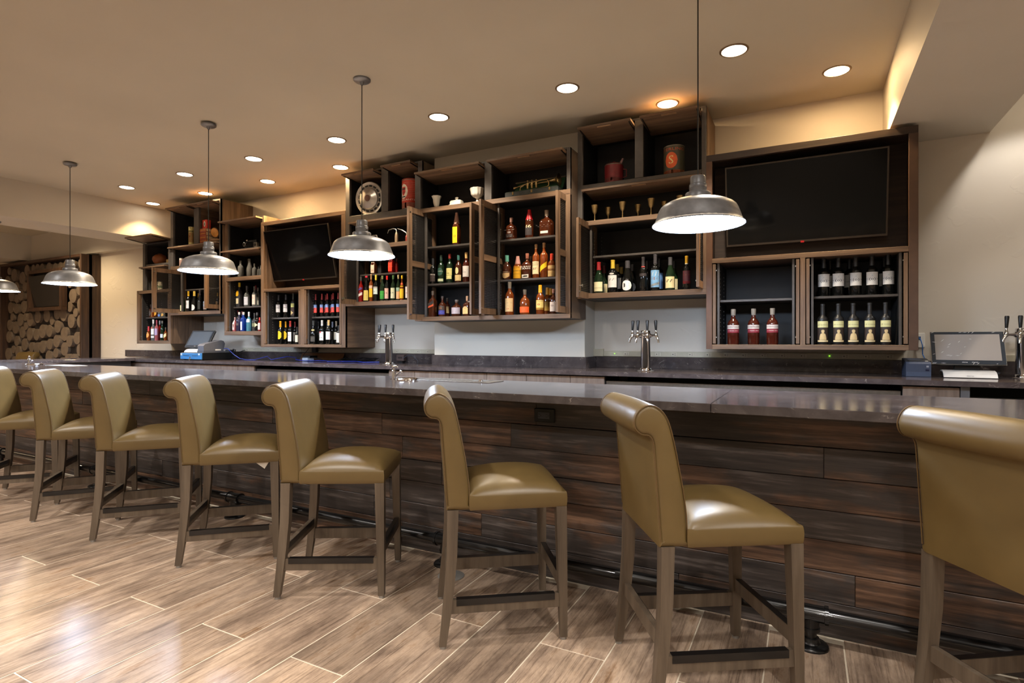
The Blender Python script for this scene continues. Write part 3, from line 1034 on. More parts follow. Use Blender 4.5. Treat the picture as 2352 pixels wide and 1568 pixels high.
# ---- right television cabinet
u = Unit('television_cabinet', 'wide walnut cabinet round the large television, right end of the wall', YF, 1622, 2109.6, Z(1866, 803, YF), Z(1622.3, 357.6, YF))
R8 = u
zr0, zr1 = u.z(1636, 604.5), u.z(1636, 594)
xs = [u.x(p) for p in (1622, 1635.5, 1837.8, 1849.8, 2087.5, 2109.6)]
u.part('side_panel', wenge_x, xs[0], xs[0] + .02, u.z0, u.z1, YF + .001)
u.part('side_panel', wenge_x, xs[5] - .02, xs[5], u.z0, u.z1, YF + .001)
u.part('top_panel', wenge_x, xs[0] + .02, xs[5] - .02, u.z1 - .02, u.z1, YF + .001)
u.part('bottom_panel', walnut_x, xs[0] + .02, xs[5] - .02, u.z0, u.z0 + .02, YF + .001)
u.part('back_panel', charcoal, xs[0] + .02, xs[5] - .02, u.z0 + .02, zr0, u.Yb - .012, u.Yb)
zb1 = u.z(1866, 791.6)
u.rail(xs[0], xs[5], u.z1 - .052, u.z1 - .0005, wenge_x)
u.part('stile', mat((86, 60, 44), .45, 0, .15, 14), xs[0], xs[1], u.z0, u.z1 - .053, YF - .002, YF + .03)
u.part('stile', mat((72, 52, 40), .45, 0, .15, 14), xs[4], xs[5], u.z0, u.z1 - .053, YF - .002, YF + .03)
u.rail(xs[1], xs[4], zr0, zr1)
u.part('niche_floor', wenge_x, xs[1], xs[4], zr0, zr1 - .002, YF + .03, u.Yb)
u.part('niche_back', wenge_x, xs[0] + .02, xs[5] - .02, zr1, u.z1 - .02, YF + .33, YF + .345)
u.rail(xs[1], xs[4], u.z0, zb1)
u.part('bay_floor', charcoal, xs[1], xs[4], u.z0 + .02, zb1, YF + .03)
u.post(1837.8, 1849.8, zb1, zr0, walnut_z)
u.part('divider', charcoal, (xs[2] + xs[3]) / 2 - .01, (xs[2] + xs[3]) / 2 + .01, zb1, zr0, YF + .03, u.Yb - .013)
S8L, S8R = Z(1735, 686.5, YF + .07), Z(1965, 677.5, YF + .07)
u.pocket_bay(xs[1], xs[2], zb1, zr0, [S8L])
u.pocket_bay(xs[3], xs[4], zb1, zr0, [S8R])
F8 = zb1
TV8 = television((X(1669.4, 4.95) + X(2038.2, 4.95)) / 2, 2.29, 1.116, .636, 4.95, 4.836, 'large switched off television in the right cabinet, leaning out at the top')

# ---- left television cabinet
u = Unit('television_cabinet', 'walnut cabinet round the smaller looking television, left of the pilaster', YF, 599.5, 793.6, Z(700, 797.3, YF), Z(793, 482.8, YF))
R4 = u
zr0, zr1 = u.z(690, 665), u.z(690, 658.6)
xs = [u.x(p) for p in (599.5, 606, 689.5, 698.5, 784, 793.6)]
u.part('side_panel', walnut_z, xs[0], xs[0] + .02, u.z0, u.z1, YF + .001)
u.part('side_panel', walnut_y, xs[5] - .02, xs[5], u.z0, u.z1, YF + .001)
u.part('top_panel', walnut_x, xs[0] + .02, xs[5] - .02, u.z1 - .02, u.z1, YF + .001)
u.part('bottom_panel', walnut_x, xs[0] + .02, xs[5] - .02, u.z0, u.z0 + .02, YF + .001)
u.part('back_panel', charcoal, xs[0] + .02, xs[5] - .02, u.z0 + .02, zr0, u.Yb - .012, u.Yb)
zb1 = u.z(700, 790.8)
u.rail(xs[0], xs[5], u.z1 - .045, u.z1 - .0005)
u.part('stile', walnut_z, xs[0], xs[1], u.z0, u.z1 - .046, YF - .002, YF + .03)
u.part('stile', walnut_z, xs[4], xs[5], u.z0, u.z1 - .046, YF - .002, YF + .03)
u.rail(xs[1], xs[4], zr0, zr1)
u.part('niche_floor', walnut_x, xs[1], xs[4], zr0, zr1 - .002, YF + .03, u.Yb)
u.part('niche_back', wenge_x, xs[0] + .02, xs[5] - .02, zr1, u.z1 - .02, YF + .33, YF + .345)
u.part('niche_side', walnut_z, xs[0] + .0202, xs[1] + .012, zr1, u.z1 - .046, YF + .03, YF + .33)
u.rail(xs[1], xs[4], u.z0, zb1)
u.part('bay_floor', charcoal, xs[1], xs[4], u.z0 + .02, zb1, YF + .03)
u.post(689.5, 698.5, zb1, zr0, walnut_z)
u.part('divider', charcoal, (xs[2] + xs[3]) / 2 - .01, (xs[2] + xs[3]) / 2 + .01, zb1, zr0, YF + .03, u.Yb - .013)
S4L, S4R = Z(655, 728.8, YF + .07), Z(745, 726.8, YF + .07)
u.pocket_bay(xs[1], xs[2], zb1, zr0, [S4L])
u.pocket_bay(xs[3], xs[4], zb1, zr0, [S4R])
F4 = zb1
TV4 = television((X(627.2, 4.885) + X(773.5, 4.885)) / 2, (Z(627.2, 646.4, 4.885) + Z(617.8, 530.8, 4.742)) / 2, 1.095, .632, 4.885, 4.742, 'switched off television in the left cabinet, leaning out at the top')

# ---- centre cabinet on the pilaster (mesh doors, whiskeys)
Y6 = 4.566
u = Unit('bottle_cabinet', 'central cabinet on the pilaster with open mesh doors and whiskey shelves', Y6, 953, 1310, Z(1150, 733.5, Y6), Z(1310, 337, Y6), Yb=PIL - .002)
R6 = u
xl, xr = u.x0, u.x1
zf = u.z(1129, 457.5)                                       # floor of the open top boxes
xm = [u.x(p) for p in (955.7, 966, 1113, 1129, 1301.5, 1310)]
u.shell(xl, xr, u.z0, u.z1, side=mat((84, 70, 58), .5, 0, .15, 12))
u.part('divider', charcoal, xm[2] + .012, xm[3] - .012, zf, u.z1 - .02)
u.part('box_floor', charcoal, xl + .02, xr - .02, zf - .02, zf, Y6 + .03)
u.post(953.5, 966, zf, u.z1); u.post(1113, 1129, zf, u.z1); u.post(1301.5, 1310, zf, u.z1)
u.rail(xl + .0005, xr - .0005, zf - .044, zf - .0005)
u.rail(xm[1], xm[2], u.z1 - .016, u.z1, steel_post); u.rail(xm[3], xm[4], u.z1 - .016, u.z1, steel_post)
u.flap(xm[1] - .005, xm[2] - .004, u.z1 - .062, .10); u.flap(xm[3] + .002, xm[4] - .002, u.z1 - .062, .10)
zb1 = u.z0 + .042
u.rail(xl, xr, u.z0, zb1 - .001)
u.part('bay_floor', charcoal, xl + .02, xr - .02, u.z0 + .02, zb1, Y6 + .03)
zt_ = zf - .046
c0, c1 = u.x(1105), u.x(1113)
u.part('stile', walnut_z, c0, c1, zb1, zt_, Y6 - .002, Y6 + .03)
u.part('divider', charcoal, (c0 + c1) / 2 - .012, (c0 + c1) / 2 + .012, zb1, zt_, Y6 + .03, u.Yb - .013)
u.post(1299, 1310, zb1, zt_, walnut_z)
u.part('pocket_partition', steel_post, u.x(971), u.x(975.5), zb1, zt_, Y6 + .03, Y6 + .05)
u.part('pocket_partition', steel_post, u.x(1139), u.x(1143), zb1, zt_, Y6 + .03, Y6 + .05)
zd0, zd1 = zb1 + .004, zt_ - .004
S6 = [Z(1030, 570 - 5.5, Y6 + .06), Z(1030, 652, Y6 + .06), Z(1210, 543, Y6 + .06), Z(1210, 636, Y6 + .06)]
S6[0] = (S6[0] + S6[2]) / 2; S6[1] = (S6[1] + S6[3]) / 2
for k in (0, 1):
    u.shelf(xl + .02, (c0 + c1) / 2 - .012, S6[k], Y6 + .06)
    u.shelf((c0 + c1) / 2 + .012, xr - .02, S6[k], Y6 + .06)
u.pins(xl + .0215, zb1 + .06, zt_ - .25, 1); u.pins((c0 + c1) / 2 + .0125, zb1 + .06, zt_ - .25, 1)
u.screen_door(X(971, Y6) - .024, X(971, Y6) - .002, 4.345, 4.80, u.z0 + .01, zd1 + .03, 1)
u.screen_door(X(1104, Y6) - .024, X(1104, Y6) - .003, 4.405, 4.80, zd0, zd1, -1, knob=.12)
u.screen_door(X(1132, Y6) - .010, X(1132, Y6) + .012, 4.33, 4.78, zd0, zd1, 1)
u.screen_door(X(1298, Y6) - .012, X(1298, Y6) + .010, 4.38, 4.80, zd0, zd1, -1)
F6 = zb1

# ---- tall cabinet with the tins and goblets
u = Unit('bottle_cabinet', 'tall cabinet reaching the ceiling, with tins, goblets and wine bottles', YF, 1327, 1622.4, Z(1480, 680.5, YF), min(CEIL - .012, Z(1622, 241.5, YF)))
R7 = u
xl, xr = u.x0, u.x1
xm = [u.x(p) for p in (1327, 1338, 1458, 1477, 1611.5, 1622.4)]
zf = u.z(1470, 407.5)
zf2 = u.z(1420, 500)
u.shell(xl, xr, u.z0, u.z1)
u.part('divider', charcoal, xm[2] + .014, xm[3] - .014, zf, u.z1 - .02)
u.part('box_floor', charcoal, xl + .02, xr - .02, zf - .02, zf, YF + .03)
u.post(1327, 1338, zf2, u.z1 - .001); u.post(1458, 1477, zf, u.z1 - .018); u.post(1611.5, 1622.4, zf2, u.z1 - .001)
u.rail(xm[1], xm[4], zf - .035, zf - .001, steel_post)
u.rail(xm[1], xm[4], u.z1 - .017, u.z1 - .001, steel_post)
u.flap(xm[1] + .001, xm[2] - .003, u.z1 - .075, .13); u.flap(xm[3] + .003, xm[4] - .003, u.z1 - .075, .13)
u.flap(xm[1] + .002, xm[4] - .002, zf - .075, .035, .30, .012)
u.part('box_floor', charcoal, xl + .02, xr - .02, zf2 - .02, zf2, YF + .03)
u.rail(xl, xr, zf2 - .042, zf2 - .0005)
zb1 = u.z0 + .046
u.rail(xl, xr, u.z0, zb1)
u.part('bay_floor', charcoal, xl + .02, xr - .02, u.z0 + .02, zb1, YF + .03)
zt_ = zf2 - .044
u.post(1614.5, 1622.4, zb1, zt_, walnut_z)
u.post(1327, 1331, zb1, zt_, walnut_z)
u.part('pocket_partition', steel_post, u.x(1352), u.x(1357), zb1, zt_, YF + .03, YF + .05)
S7 = Z(1470, 580, YF + .07)
u.shelf(u.x(1355), u.x(1598), S7, YF + .07)
u.pins(u.x(1357), zb1 + .06, zt_ - .05, 1)
u.screen_door(X(1349, YF) - .011, X(1349, YF) + .011, 4.50, 4.98, zb1 - .05, zt_ + .03, 1, mid=False, knob=.10)
u.screen_door(X(1612, YF) - .012, X(1612, YF) + .010, 4.55, 5.0, zb1, zt_, -1, mid=False)
F7 = zb1
B7, G7 = zf, zf2

# ---- hubcap cabinet
u = Unit('bottle_cabinet', 'cabinet with hubcap and red oil can on top, liqueurs below', YF, 794, 982, Z(870, 700.5, YF), Z(981, 366, YF))
R5 = u
u.x1 = min(u.x1, X(998, PIL) - .004)
xl, xr = u.x0, u.x1
zf = u.z(870, 487.5)
zf2 = u.z(905, 556)
xm = [u.x(p) for p in (794, 803, 876, 891.5)] + [xr - .055, xr]
u.shell(xl, xr, u.z0, u.z1, side=mat((96, 78, 60), .5, 0, .15, 12))
u.part('divider', charcoal, xm[2] + .02, xm[3] - .02, zf, u.z1 - .02)
u.part('box_floor', charcoal, xl + .02, xr - .02, zf - .02, zf, YF + .03)
u.post(794, 803, u.z(800, 600), u.z1 - .001); u.post(876, 891.5, zf, u.z1 - .018)
u.part('post', steel_post, xm[4], xr, zf, u.z1 - .001, YF - .002, YF + .03)
u.rail(xm[1], xm[4], zf - .07, zf - .001, steel_post); u.rail(xm[1], xm[4], u.z1 - .017, u.z1 - .001, steel_post)
u.flap(xm[1] + .001, xm[2] - .003, u.z1 - .075, .13); u.flap(xm[3] + .001, xm[4] - .003, u.z1 - .06, .13)
u.flap(xm[1] + .002, xm[4] - .002, zf - .105, .03, .30, .012, False)
u.part('box_floor', charcoal, xl + .02, xr - .02, zf2 - .02, zf2, YF + .03)
u.rail(xl, xr, zf2 - .045, zf2 - .0005)
zb1 = u.z0 + .046
u.rail(xl, xr, u.z0, zb1)
u.part('bay_floor', charcoal, xl + .02, xr - .02, u.z0 + .02, zb1, YF + .03)
zt_ = zf2 - .047
u.part('pocket_partition', steel_post, u.x(814), u.x(817), zb1, zt_, YF + .03, YF + .05)
S5 = Z(880, 627, YF + .07)
u.shelf(u.x(817), xr - .02, S5, YF + .07)
u.screen_door(X(813, YF) - .011, X(813, YF) + .011, 4.53, 4.98, zb1 - .03, zt_ - .002, 1, mid=False, knob=.06)
F5, B5, G5 = zb1, zf, zf2

# ---- cabinet with camera and vintage bottles
Y3 = 4.80
u = Unit('bottle_cabinet', 'narrow cabinet with an old camera, clear vintage bottles and gins', Y3, 515.5, 606, Z(560, 769.5, Y3), Z(604, 495, Y3))
R3 = u
u.x1 = min(u.x1, R4.x0 - .004)
xl, xr = u.x0, u.x1
zf, zf2 = u.z(570, 569), u.z(570, 633.5)
u.shell(xl, xr, u.z0, u.z1)
u.post(515.5, 523, zf2, u.z1 - .001, walnut_z)
u.part('post', steel_post, xl + .062, xl + .078, zf2, u.z1 - .02, Y3 + .006, Y3 + .03)
u.part('post', steel_post, xr - .03, xr - .0005, zf2, u.z1 - .002, Y3 - .001, Y3 + .03)
u.part('box_floor', steel_post, xl + .02, xr - .02, zf - .02, zf, Y3 + .002)
u.flap(xl + .002, xr - .022, u.z1 - .05, .10, .3, .012, False)
u.flap(xl + .002, xr - .022, zf - .045, .06, .3, .006, False)
u.part('box_floor', charcoal, xl + .02, xr - .02, zf2 - .02, zf2, Y3 + .03)
u.rail(xl, xr, zf2 - .05, zf2 - .0005)
zb1 = u.z0 + .052
u.rail(xl, xr, u.z0, zb1)
u.part('bay_floor', charcoal, xl + .02, xr - .02, u.z0 + .02, zb1, Y3 + .03)
u.post(515.5, 520, zb1, zf2 - .051, walnut_z)
S3 = Z(565, 703.5, Y3 + .07)
u.pocket_bay(xl + .03, xr, zb1, zf2 - .051, [S3])
F3, B3, G3 = zb1, zf, zf2

# ---- tall left cabinet with tin, books and mugs
u = Unit('bottle_cabinet', 'tall left cabinet with a tin, old books, mugs and a few wines', YF, 392, 508.4, Z(450, 722, YF), min(CEIL - .012, Z(509.6, 455, YF)))
R2 = u
u.x1 = min(u.x1, R3.x0 - .004)
xl, xr = u.x0, u.x1
xm = [u.x(p) for p in (392, 398, 445.5, 456.5, 503.8)] + [u.x1]
zf, zf2 = u.z(450, 559), u.z(400, 611.5)
u.shell(xl, xr, u.z0, u.z1)
u.part('divider', walnut_y, xm[2] + .02, xm[3] - .02, zf, u.z1 - .02)
u.part('box_floor', charcoal, xl + .02, xr - .02, zf - .02, zf, YF + .002)
u.post(392, 398, zf2, u.z1 - .001); u.post(445.5, 456.5, zf, u.z1 - .018); u.part('post', steel_post, xm[4], xr, zf2, u.z1 - .001, YF - .002, YF + .03)
u.flap(xm[1] - .01, xm[2] - .003, u.z1 - .085, .11, .3, .03); u.flap(xm[2] + .01, xm[4] - .003, u.z1 - .085, .11, .3, .03)
u.flap(xm[0] + .003, xm[4] - .003, zf - .04, .05, .3, .006)
u.part('box_floor', charcoal, xl + .02, xr - .02, zf2 - .02, zf2, YF + .03)
u.rail(xl, xr, zf2 - .05, zf2 - .0005)
zb1 = u.z0 + .046
u.rail(xl, xr, u.z0, zb1)
u.part('bay_floor', charcoal, xl + .02, xr - .02, u.z0 + .02, zb1, YF + .03)
zt_ = zf2 - .051
u.part('pocket_partition', steel_post, u.x(410), u.x(414), zb1, zt_, YF + .03, YF + .05)
u.part('stile', walnut_z, xm[4], xr, zb1, zt_, YF - .002, YF + .03)
S2 = Z(444, 663.5, YF + .07)
u.shelf(u.x(413), xr - .02, S2, YF + .07)
u.screen_door(X(408, YF) - .011, X(408, YF) + .011, 4.40, 4.86, zb1 - .02, zt_ - .01, 1, mid=False)
u.screen_door(X(497, YF) - .011, X(497, YF) + .011, 4.58, 5.02, zb1 + .02, zt_ - .01, -1, mid=False, knob=.06)
F2, B2, G2 = zb1, zf, zf2

# ---- far left cabinet
u = Unit('bottle_cabinet', 'low far left cabinet with gourd pot, cans and tequilas', YF, 314.5, 392, Z(350, 789, YF), Z(350, 665.5, YF))
R1 = u
u.x1 -= .004
xl, xr = u.x0, u.x1
u.shell(xl, xr, u.z0, u.z1)
u.post(314.5, 318.5, u.z0, u.z1, walnut_z); u.post(388, 392, u.z0, u.z1, walnut_z)
u.rail(xl + .03, xr - .03, u.z1 - .046, u.z1 - .0005)
zb1 = u.z0 + .046
u.rail(xl + .03, xr - .03, u.z0, zb1)
u.part('bay_floor', charcoal, xl + .02, xr - .02, u.z0 + .02, zb1, YF + .03)
S1 = Z(360, 728, YF + .07)
u.pocket_bay(u.x(318.5), u.x(388), zb1, u.z1 - .047, [S1])
zu = u.z(332, 560)
xa, xb = u.x(328.5), R2.x0 - .004
zf = u.z(360, 605)
u.part('side_panel', steel_post, xa, xa + .02, u.z1, zu, YF)
u.part('top_panel', charcoal, xa + .02, xb, zu - .02, zu, YF)
u.part('back_panel', charcoal, xa + .02, xb, u.z1, zu - .02, u.Yb - .012, u.Yb)
u.part('box_floor', steel_post, xa + .02, xb, zf - .03, zf, YF + .001)
u.part('post', steel_post, xa, xa + .06, u.z1 + .001, zu, YF - .004, YF + .03)
u.part('post', steel_post, xb - .05, xb, u.z1 + .001, zu, YF - .002, YF + .03)
u.flap(xa - .02, xb - .05, zu + .004, .24, .25, .04, False)
u.flap(xa + .0, xb - .05, zf - .062, .06, .3, .004, False)
F1, B1, G1 = zb1, zf, u.z1
# ------------------------------------------------------------------ bottles
PROF = {  # (radius share, height share, squareness of the section)
 'bdx': [(0, .012), (.7, .004), (.93, 0), (1, .018), (1, .60), (.97, .635), (.80, .675), (.52, .705), (.42, .735), (.385, .78), (.37, .95), (.41, .955), (.41, .985), (.37, .99), (0, .99)],
 'burg': [(0, .012), (.7, .004), (.93, 0), (1, .018), (1, .40), (.96, .46), (.84, .54), (.64, .63), (.48, .70), (.39, .77), (.36, .95), (.40, .955), (.40, .985), (0, .99)],
 'tall': [(0, .012), (.7, .004), (.93, 0), (1, .018), (1, .63), (.9, .68), (.6, .72), (.42, .75), (.34, .82), (.32, .95), (.38, .96), (.38, .985), (0, .99)],
 'whis': [(0, .012), (.7, .004), (.94, 0), (1, .02), (1, .55), (.96, .60), (.80, .66), (.52, .71), (.37, .76), (.34, .92), (.39, .93), (.39, .985), (0, .99)],
 'squat': [(0, .015), (.7, .004), (.95, 0), (1, .03), (1, .50), (.94, .57), (.72, .64), (.42, .69), (.30, .74), (.28, .84), (.33, .85), (.33, .985), (0, .99)],
 'bell': [(0, .015), (.6, .004), (.84, 0), (.88, .02), (.97, .18), (1, .34), (.92, .50), (.66, .62), (.42, .70), (.33, .78), (.32, .90), (.37, .91), (.37, .985), (0, .99)],
 'cone': [(0, .015), (.7, .004), (.95, 0), (1, .03), (.97, .3), (.86, .48), (.66, .62), (.48, .72), (.38, .80), (.36, .93), (.41, .94), (.41, .985), (0, .99)],
}
GL = {
 'black': mat((13, 14, 13), .07, 0, 0, 1, name='dark_bottle_glass'),
 'green': mat((20, 38, 22), .07, 0, 0, 1, name='green_bottle_glass'),
 'matte': mat((20, 20, 21), .38, 0, 0, 1, name='matte_black_bottle'),
 'amber': mat((112, 52, 16), .07, 0, .25, 30, name='amber_whiskey'),
 'brown': mat((62, 27, 11), .07, 0, .25, 30, name='brown_whiskey'),
 'red': mat((120, 14, 12), .07, 0, .2, 30, name='red_liqueur'),
 'clear': mat((214, 220, 218), .06, 0, 0, 1, trans=.85, name='clear_glass'),
 'smoke': mat((168, 166, 158), .12, 0, 0, 1, trans=.72, name='old_clear_glass'),
 'grey': mat((58, 58, 60), .10, 0, 0, 1, name='smoked_bottle'),
 'blue': mat((24, 62, 158), .07, 0, .2, 20, trans=.35, name='blue_glass'),
 'sky': mat((96, 164, 190), .07, 0, .1, 20, trans=.4, name='pale_blue_glass'),
 'navy': mat((44, 42, 66), .10, 0, .15, 20, name='dark_violet_glass'),
 'pink': mat((176, 92, 96), .10, 0, .15, 20, trans=.3, name='pink_glass'),
 'rose': mat((66, 24, 14), .07, 0, .3, 20, name='reddish_whiskey'),
}
def paper(c):
    return mat(c, .6, 0, .05, 60, name='printed_label')
MESH = {}
def shape_fn(kind):
    return {'rect': lambda t: (-1, 1), 'oval': lambda t: (-sqrt(max(0, 1 - t * t)), sqrt(max(0, 1 - t * t))),
            'tri': lambda t: (-1 + (t + 1) / 2, 1 - (t + 1) / 2), 'slant': lambda t: (-.55 + .5 * t, .35 + .5 * t), 'shield': lambda t: (-1 + abs(t) ** 1.5 * .8, 1),
            'oct': lambda t: (-1 + max(0, t - .45) * .9, 1 - max(0, t - .45) * .9), 'arch': lambda t: (-1, 1 - .5 * t * t)}[kind]
def bottle(px, yt, yb, wd, Y, zs, prof, glass, cap, labs, text, label, group, H=None, cat='bottle', sq=False, yaw=0, name='bottle'):
    """px, yt, yb, wd: where the photograph shows it; Y, zs: how deep it stands and on which shelf"""
    # stand it near the front edge of what carries it
    Y -= .09 if any(abs(zs - q) < .003 for q in (F1, F2, F3, F4, F5, F6, F7, F8, G3)) else .03
    u = (px - 1176) / F
    d = dist(px, Y)
    H = H or round((yb - yt) / F * d, 3)
    r = round(wd / 2 / F * d / sqrt(1 + u * u * .8), 4)
    loc = (X(px, Y), Y, zs)
    pw = .42 if sq else 1
    P = PROF[prof]
    key = (H, r, prof, glass, sq, cap, repr(labs), repr(text))
    def rad(zf):
        for (a, b), (c, e) in zip([(q[0], q[1]) for q in P[2:]], [(q[0], q[1]) for q in P[3:]]):
            if b <= zf <= e:
                return r * (a + (c - a) * (zf - b) / max(e - b, 1e-6))
        return r
    if key not in MESH:
        MESH[key] = {}
        prof_ = [(a * r, b * H) for a, b in P]
        pows = [pw if (a > .6) else (1 if a < .45 else (1 + pw) / 2) for a, b in P] if sq else None
        MESH[key]['b'] = MB().lathe(prof_, n=24, power=pows).mesh('bottle')
        MESH[key]['b'].materials.append(GL[glass])
    M = MESH[key]
    o = bpy.data.objects.new(name, M['b'])
    COL.objects.link(o)
    o.location = loc
    if yaw: o.rotation_euler = (0, 0, yaw)
    tag(o, label, cat, group)
    def child(nm, k, build, m, par=o, fix=True):
        if k not in M:
            M[k] = build().mesh(nm, fix=fix)
            M[k].materials.append(m)
        c = bpy.data.objects.new(nm, M[k])
        COL.objects.link(c)
        c.parent = par
        return c
    if cap:
        c0, ccol, crough = cap
        def mkcap():
            return MB().lathe([(rad(c0) * 1.06 + .0004, c0 * H), (rad(.94) * 1.06 + .0004, .948 * H), (rad(.97) * 1.06 + .0004, .953 * H), (rad(.97) * 1.06 + .0003, .994 * H), (rad(.97) * .9, H), (0, H)], n=18)
        child('bottle_cap', 'cap', mkcap, mat(ccol, crough, 0, .06, 40, name='capsule'))
    lab_o = []
    for q, (z0, z1, half, col, kind) in enumerate(labs):
        zc, hz = (z0 + z1) / 2 * H, (z1 - z0) / 2 * H
        fn = shape_fn(kind)
        def on(a, z):
            rr = rad(z / H) + .0009
            if sq:
                return (a / radians(70) * rr * .86, -rr - .0002, z)
            return (rr * sin(a), -rr * cos(a), z)
        def mkl():
            vs, fs, N = [], [], 12
            for i in range(N + 1):
                t = -1 + 2 * i / N
                lo, hi = fn(t)
                a = radians(half) * t
                for s in range(4):
                    vs.append(on(a, zc + hz * (lo + (hi - lo) * s / 3)))
            for i in range(N):
                for s in range(3):
                    fs.append((i * 4 + s, i * 4 + 4 + s, i * 4 + 5 + s, i * 4 + 1 + s))
            return MB().add(vs, fs, True)
        lab_o.append(child('paper_label', 'l%d' % q, mkl, paper(col), fix=False))
    for q, (s, size, zf, col, wfrac) in enumerate(text):
        def mkt():
            def f(a, b):
                z = zf * H + b
                rr = rad(zf) + .0016
                if sq:
                    return (a, -rr - .0008, z)
                return (rr * sin(a / rr), -rr * cos(a / rr), z)
            return letters(MB(), s, size, f, width=wfrac * r * 2 if wfrac else None)
        child('lettering', 't%d' % q, mkt, mat(col, .6, 0, 0, 1, name='ink'), lab_o[-1] if lab_o else o, fix=False)
    return o
BLK, WHT, GRY = (26, 24, 24), (236, 232, 224), (120, 116, 112)
CRM, YEL, RED = (226, 214, 170), (232, 184, 20), (176, 34, 30)
GOLD, CORK = (196, 158, 60), (178, 140, 96)

def row(items, Y, zs, group):
    for it in items:
        px, yt, yb, wd, prof, glass, cap, labs, text, label = it[:10]
        kw = it[10] if len(it) > 10 else {}
        yy = Y + kw.pop('back', 0)
        bottle(px, yt, yb, wd, yy, zs, prof, glass, cap, labs, text, label, group, **kw)

# ---- right television cabinet
g = 'white label wines on the upper right shelf'
for i, px in enumerate((1891.8, 1925.3, 1965.3, 2002.6, 2040.2)):
    bottle(px, 592, 680, 27, YF + .16, S8R, 'bdx', 'black', (.74, (34, 32, 32), .4), [(.25, .575, 68, (214, 214, 212), 'rect')],
           [('<(o)>', .028, .40, (40, 50, 60), 1.15), ('- - - -', .007, .545, GRY, 1.0), ('o', .014, .49, (120, 160, 176), None)],
           'dark wine bottle with white eye emblem label, %s from left, front row' % ordn[i], g, H=.292)
for i, px in enumerate((1905.7, 1950.7, 2031)):
    bottle(px, 596, 678, 25, YF + .30, S8R, 'bdx', 'black', (.74, (30, 28, 28), .4), [(.25, .575, 68, (204, 204, 202), 'rect')], [('<(o)>', .016, .40, (40, 50, 60), 1.1)],
           'half hidden dark wine bottle behind the eye emblem ones, %s from left' % ordn[i], g, H=.292)
g = 'portrait label wines on the lower right shelf'
for i, px in enumerate((1889.8, 1925.7, 1959.7, 1997.6, 2034.0)):
    o = bottle(px, 697, 791, 25.5, YF + .15, F8 + .0005, 'bdx', 'matte', (.74, (28, 28, 29), .5), [(.42, .575, 64, (206, 204, 150), 'rect'), (.115, .415, 64, (48, 36, 30), 'rect'), (.07, .112, 64, (214, 196, 150), 'rect')],
           [('19 Crimes', .0085, .485, BLK, 1.0)], 'matte black wine bottle with sepia portrait label, %s from left' % ordn[i], g, H=.306)
    # the printed figure: a plain head and shoulders
    if i == 0:
        rr = round(25.5 / 2 / F * dist(px, YF + .15) / sqrt(1 + ((px - 1176) / F) ** 2 * .8), 4) + .0018
        def strip(xs_, lo, hi, lift):
            vs = []
            for x_ in xs_:
                for k in range(4):
                    z_ = lo(x_) + (hi(x_) - lo(x_)) * k / 3
                    vs.append(((rr + lift) * sin(x_ / rr), -(rr + lift) * cos(x_ / rr), z_))
            return vs, [(4 * q + k, 4 * q + 4 + k, 4 * q + 5 + k, 4 * q + 1 + k) for q in range(len(xs_) - 1) for k in range(3)]
        m = MB()
        xs_ = [-.024 + .003 * q for q in range(17)]
        m.add(*strip(xs_, lambda x_: .036, lambda x_: .086 - .5 * max(0, abs(x_) - .006) - 28 * max(0, abs(x_) - .014) ** 2 * 10, 0))
        xs_ = [-.0105 + .00175 * q for q in range(13)]
        m.add(*strip(xs_, lambda x_: .102 - .019 * sqrt(max(0, 1 - (x_ / .0106) ** 2)), lambda x_: .102 + .019 * sqrt(max(0, 1 - (x_ / .0106) ** 2)), 0))
        fig = m.mesh('printed_figure', fix=False)
        fig.materials.append(paper((198, 174, 126)))
        hp = MB().add(*strip(xs_, lambda x_: .112 - 40 * x_ * x_, lambda x_: .103 + .0195 * sqrt(max(0, 1 - (x_ / .0108) ** 2)), .0006)).mesh('printed_hair', fix=False)
        hp.materials.append(paper((52, 38, 28)))
    for me in (fig, hp):
        c = bpy.data.objects.new(me.name, me); COL.objects.link(c); c.parent = o
g = 'reddish whiskies on the lower left shelf of the right cabinet'
for i, px in enumerate((1684.4, 1730.9, 1774.3)):
    bottle(px, 708.5, 791, 27, YF + .15, F8 + .0005, 'whis', 'rose', (.82, (136, 130, 122), .35), [(.435, .545, 72, (206, 196, 190), 'rect'), (.33, .43, 72, (132, 30, 50), 'rect')],
           [('AUCHENTOSHAN', .013, .49, (60, 50, 50), 1.5), ('12 YEARS OLD', .008, .385, WHT, 1.0)], 'reddish whiskey bottle with white and crimson label, %s of three' % ordn[i] + ' from left', g, H=.283)

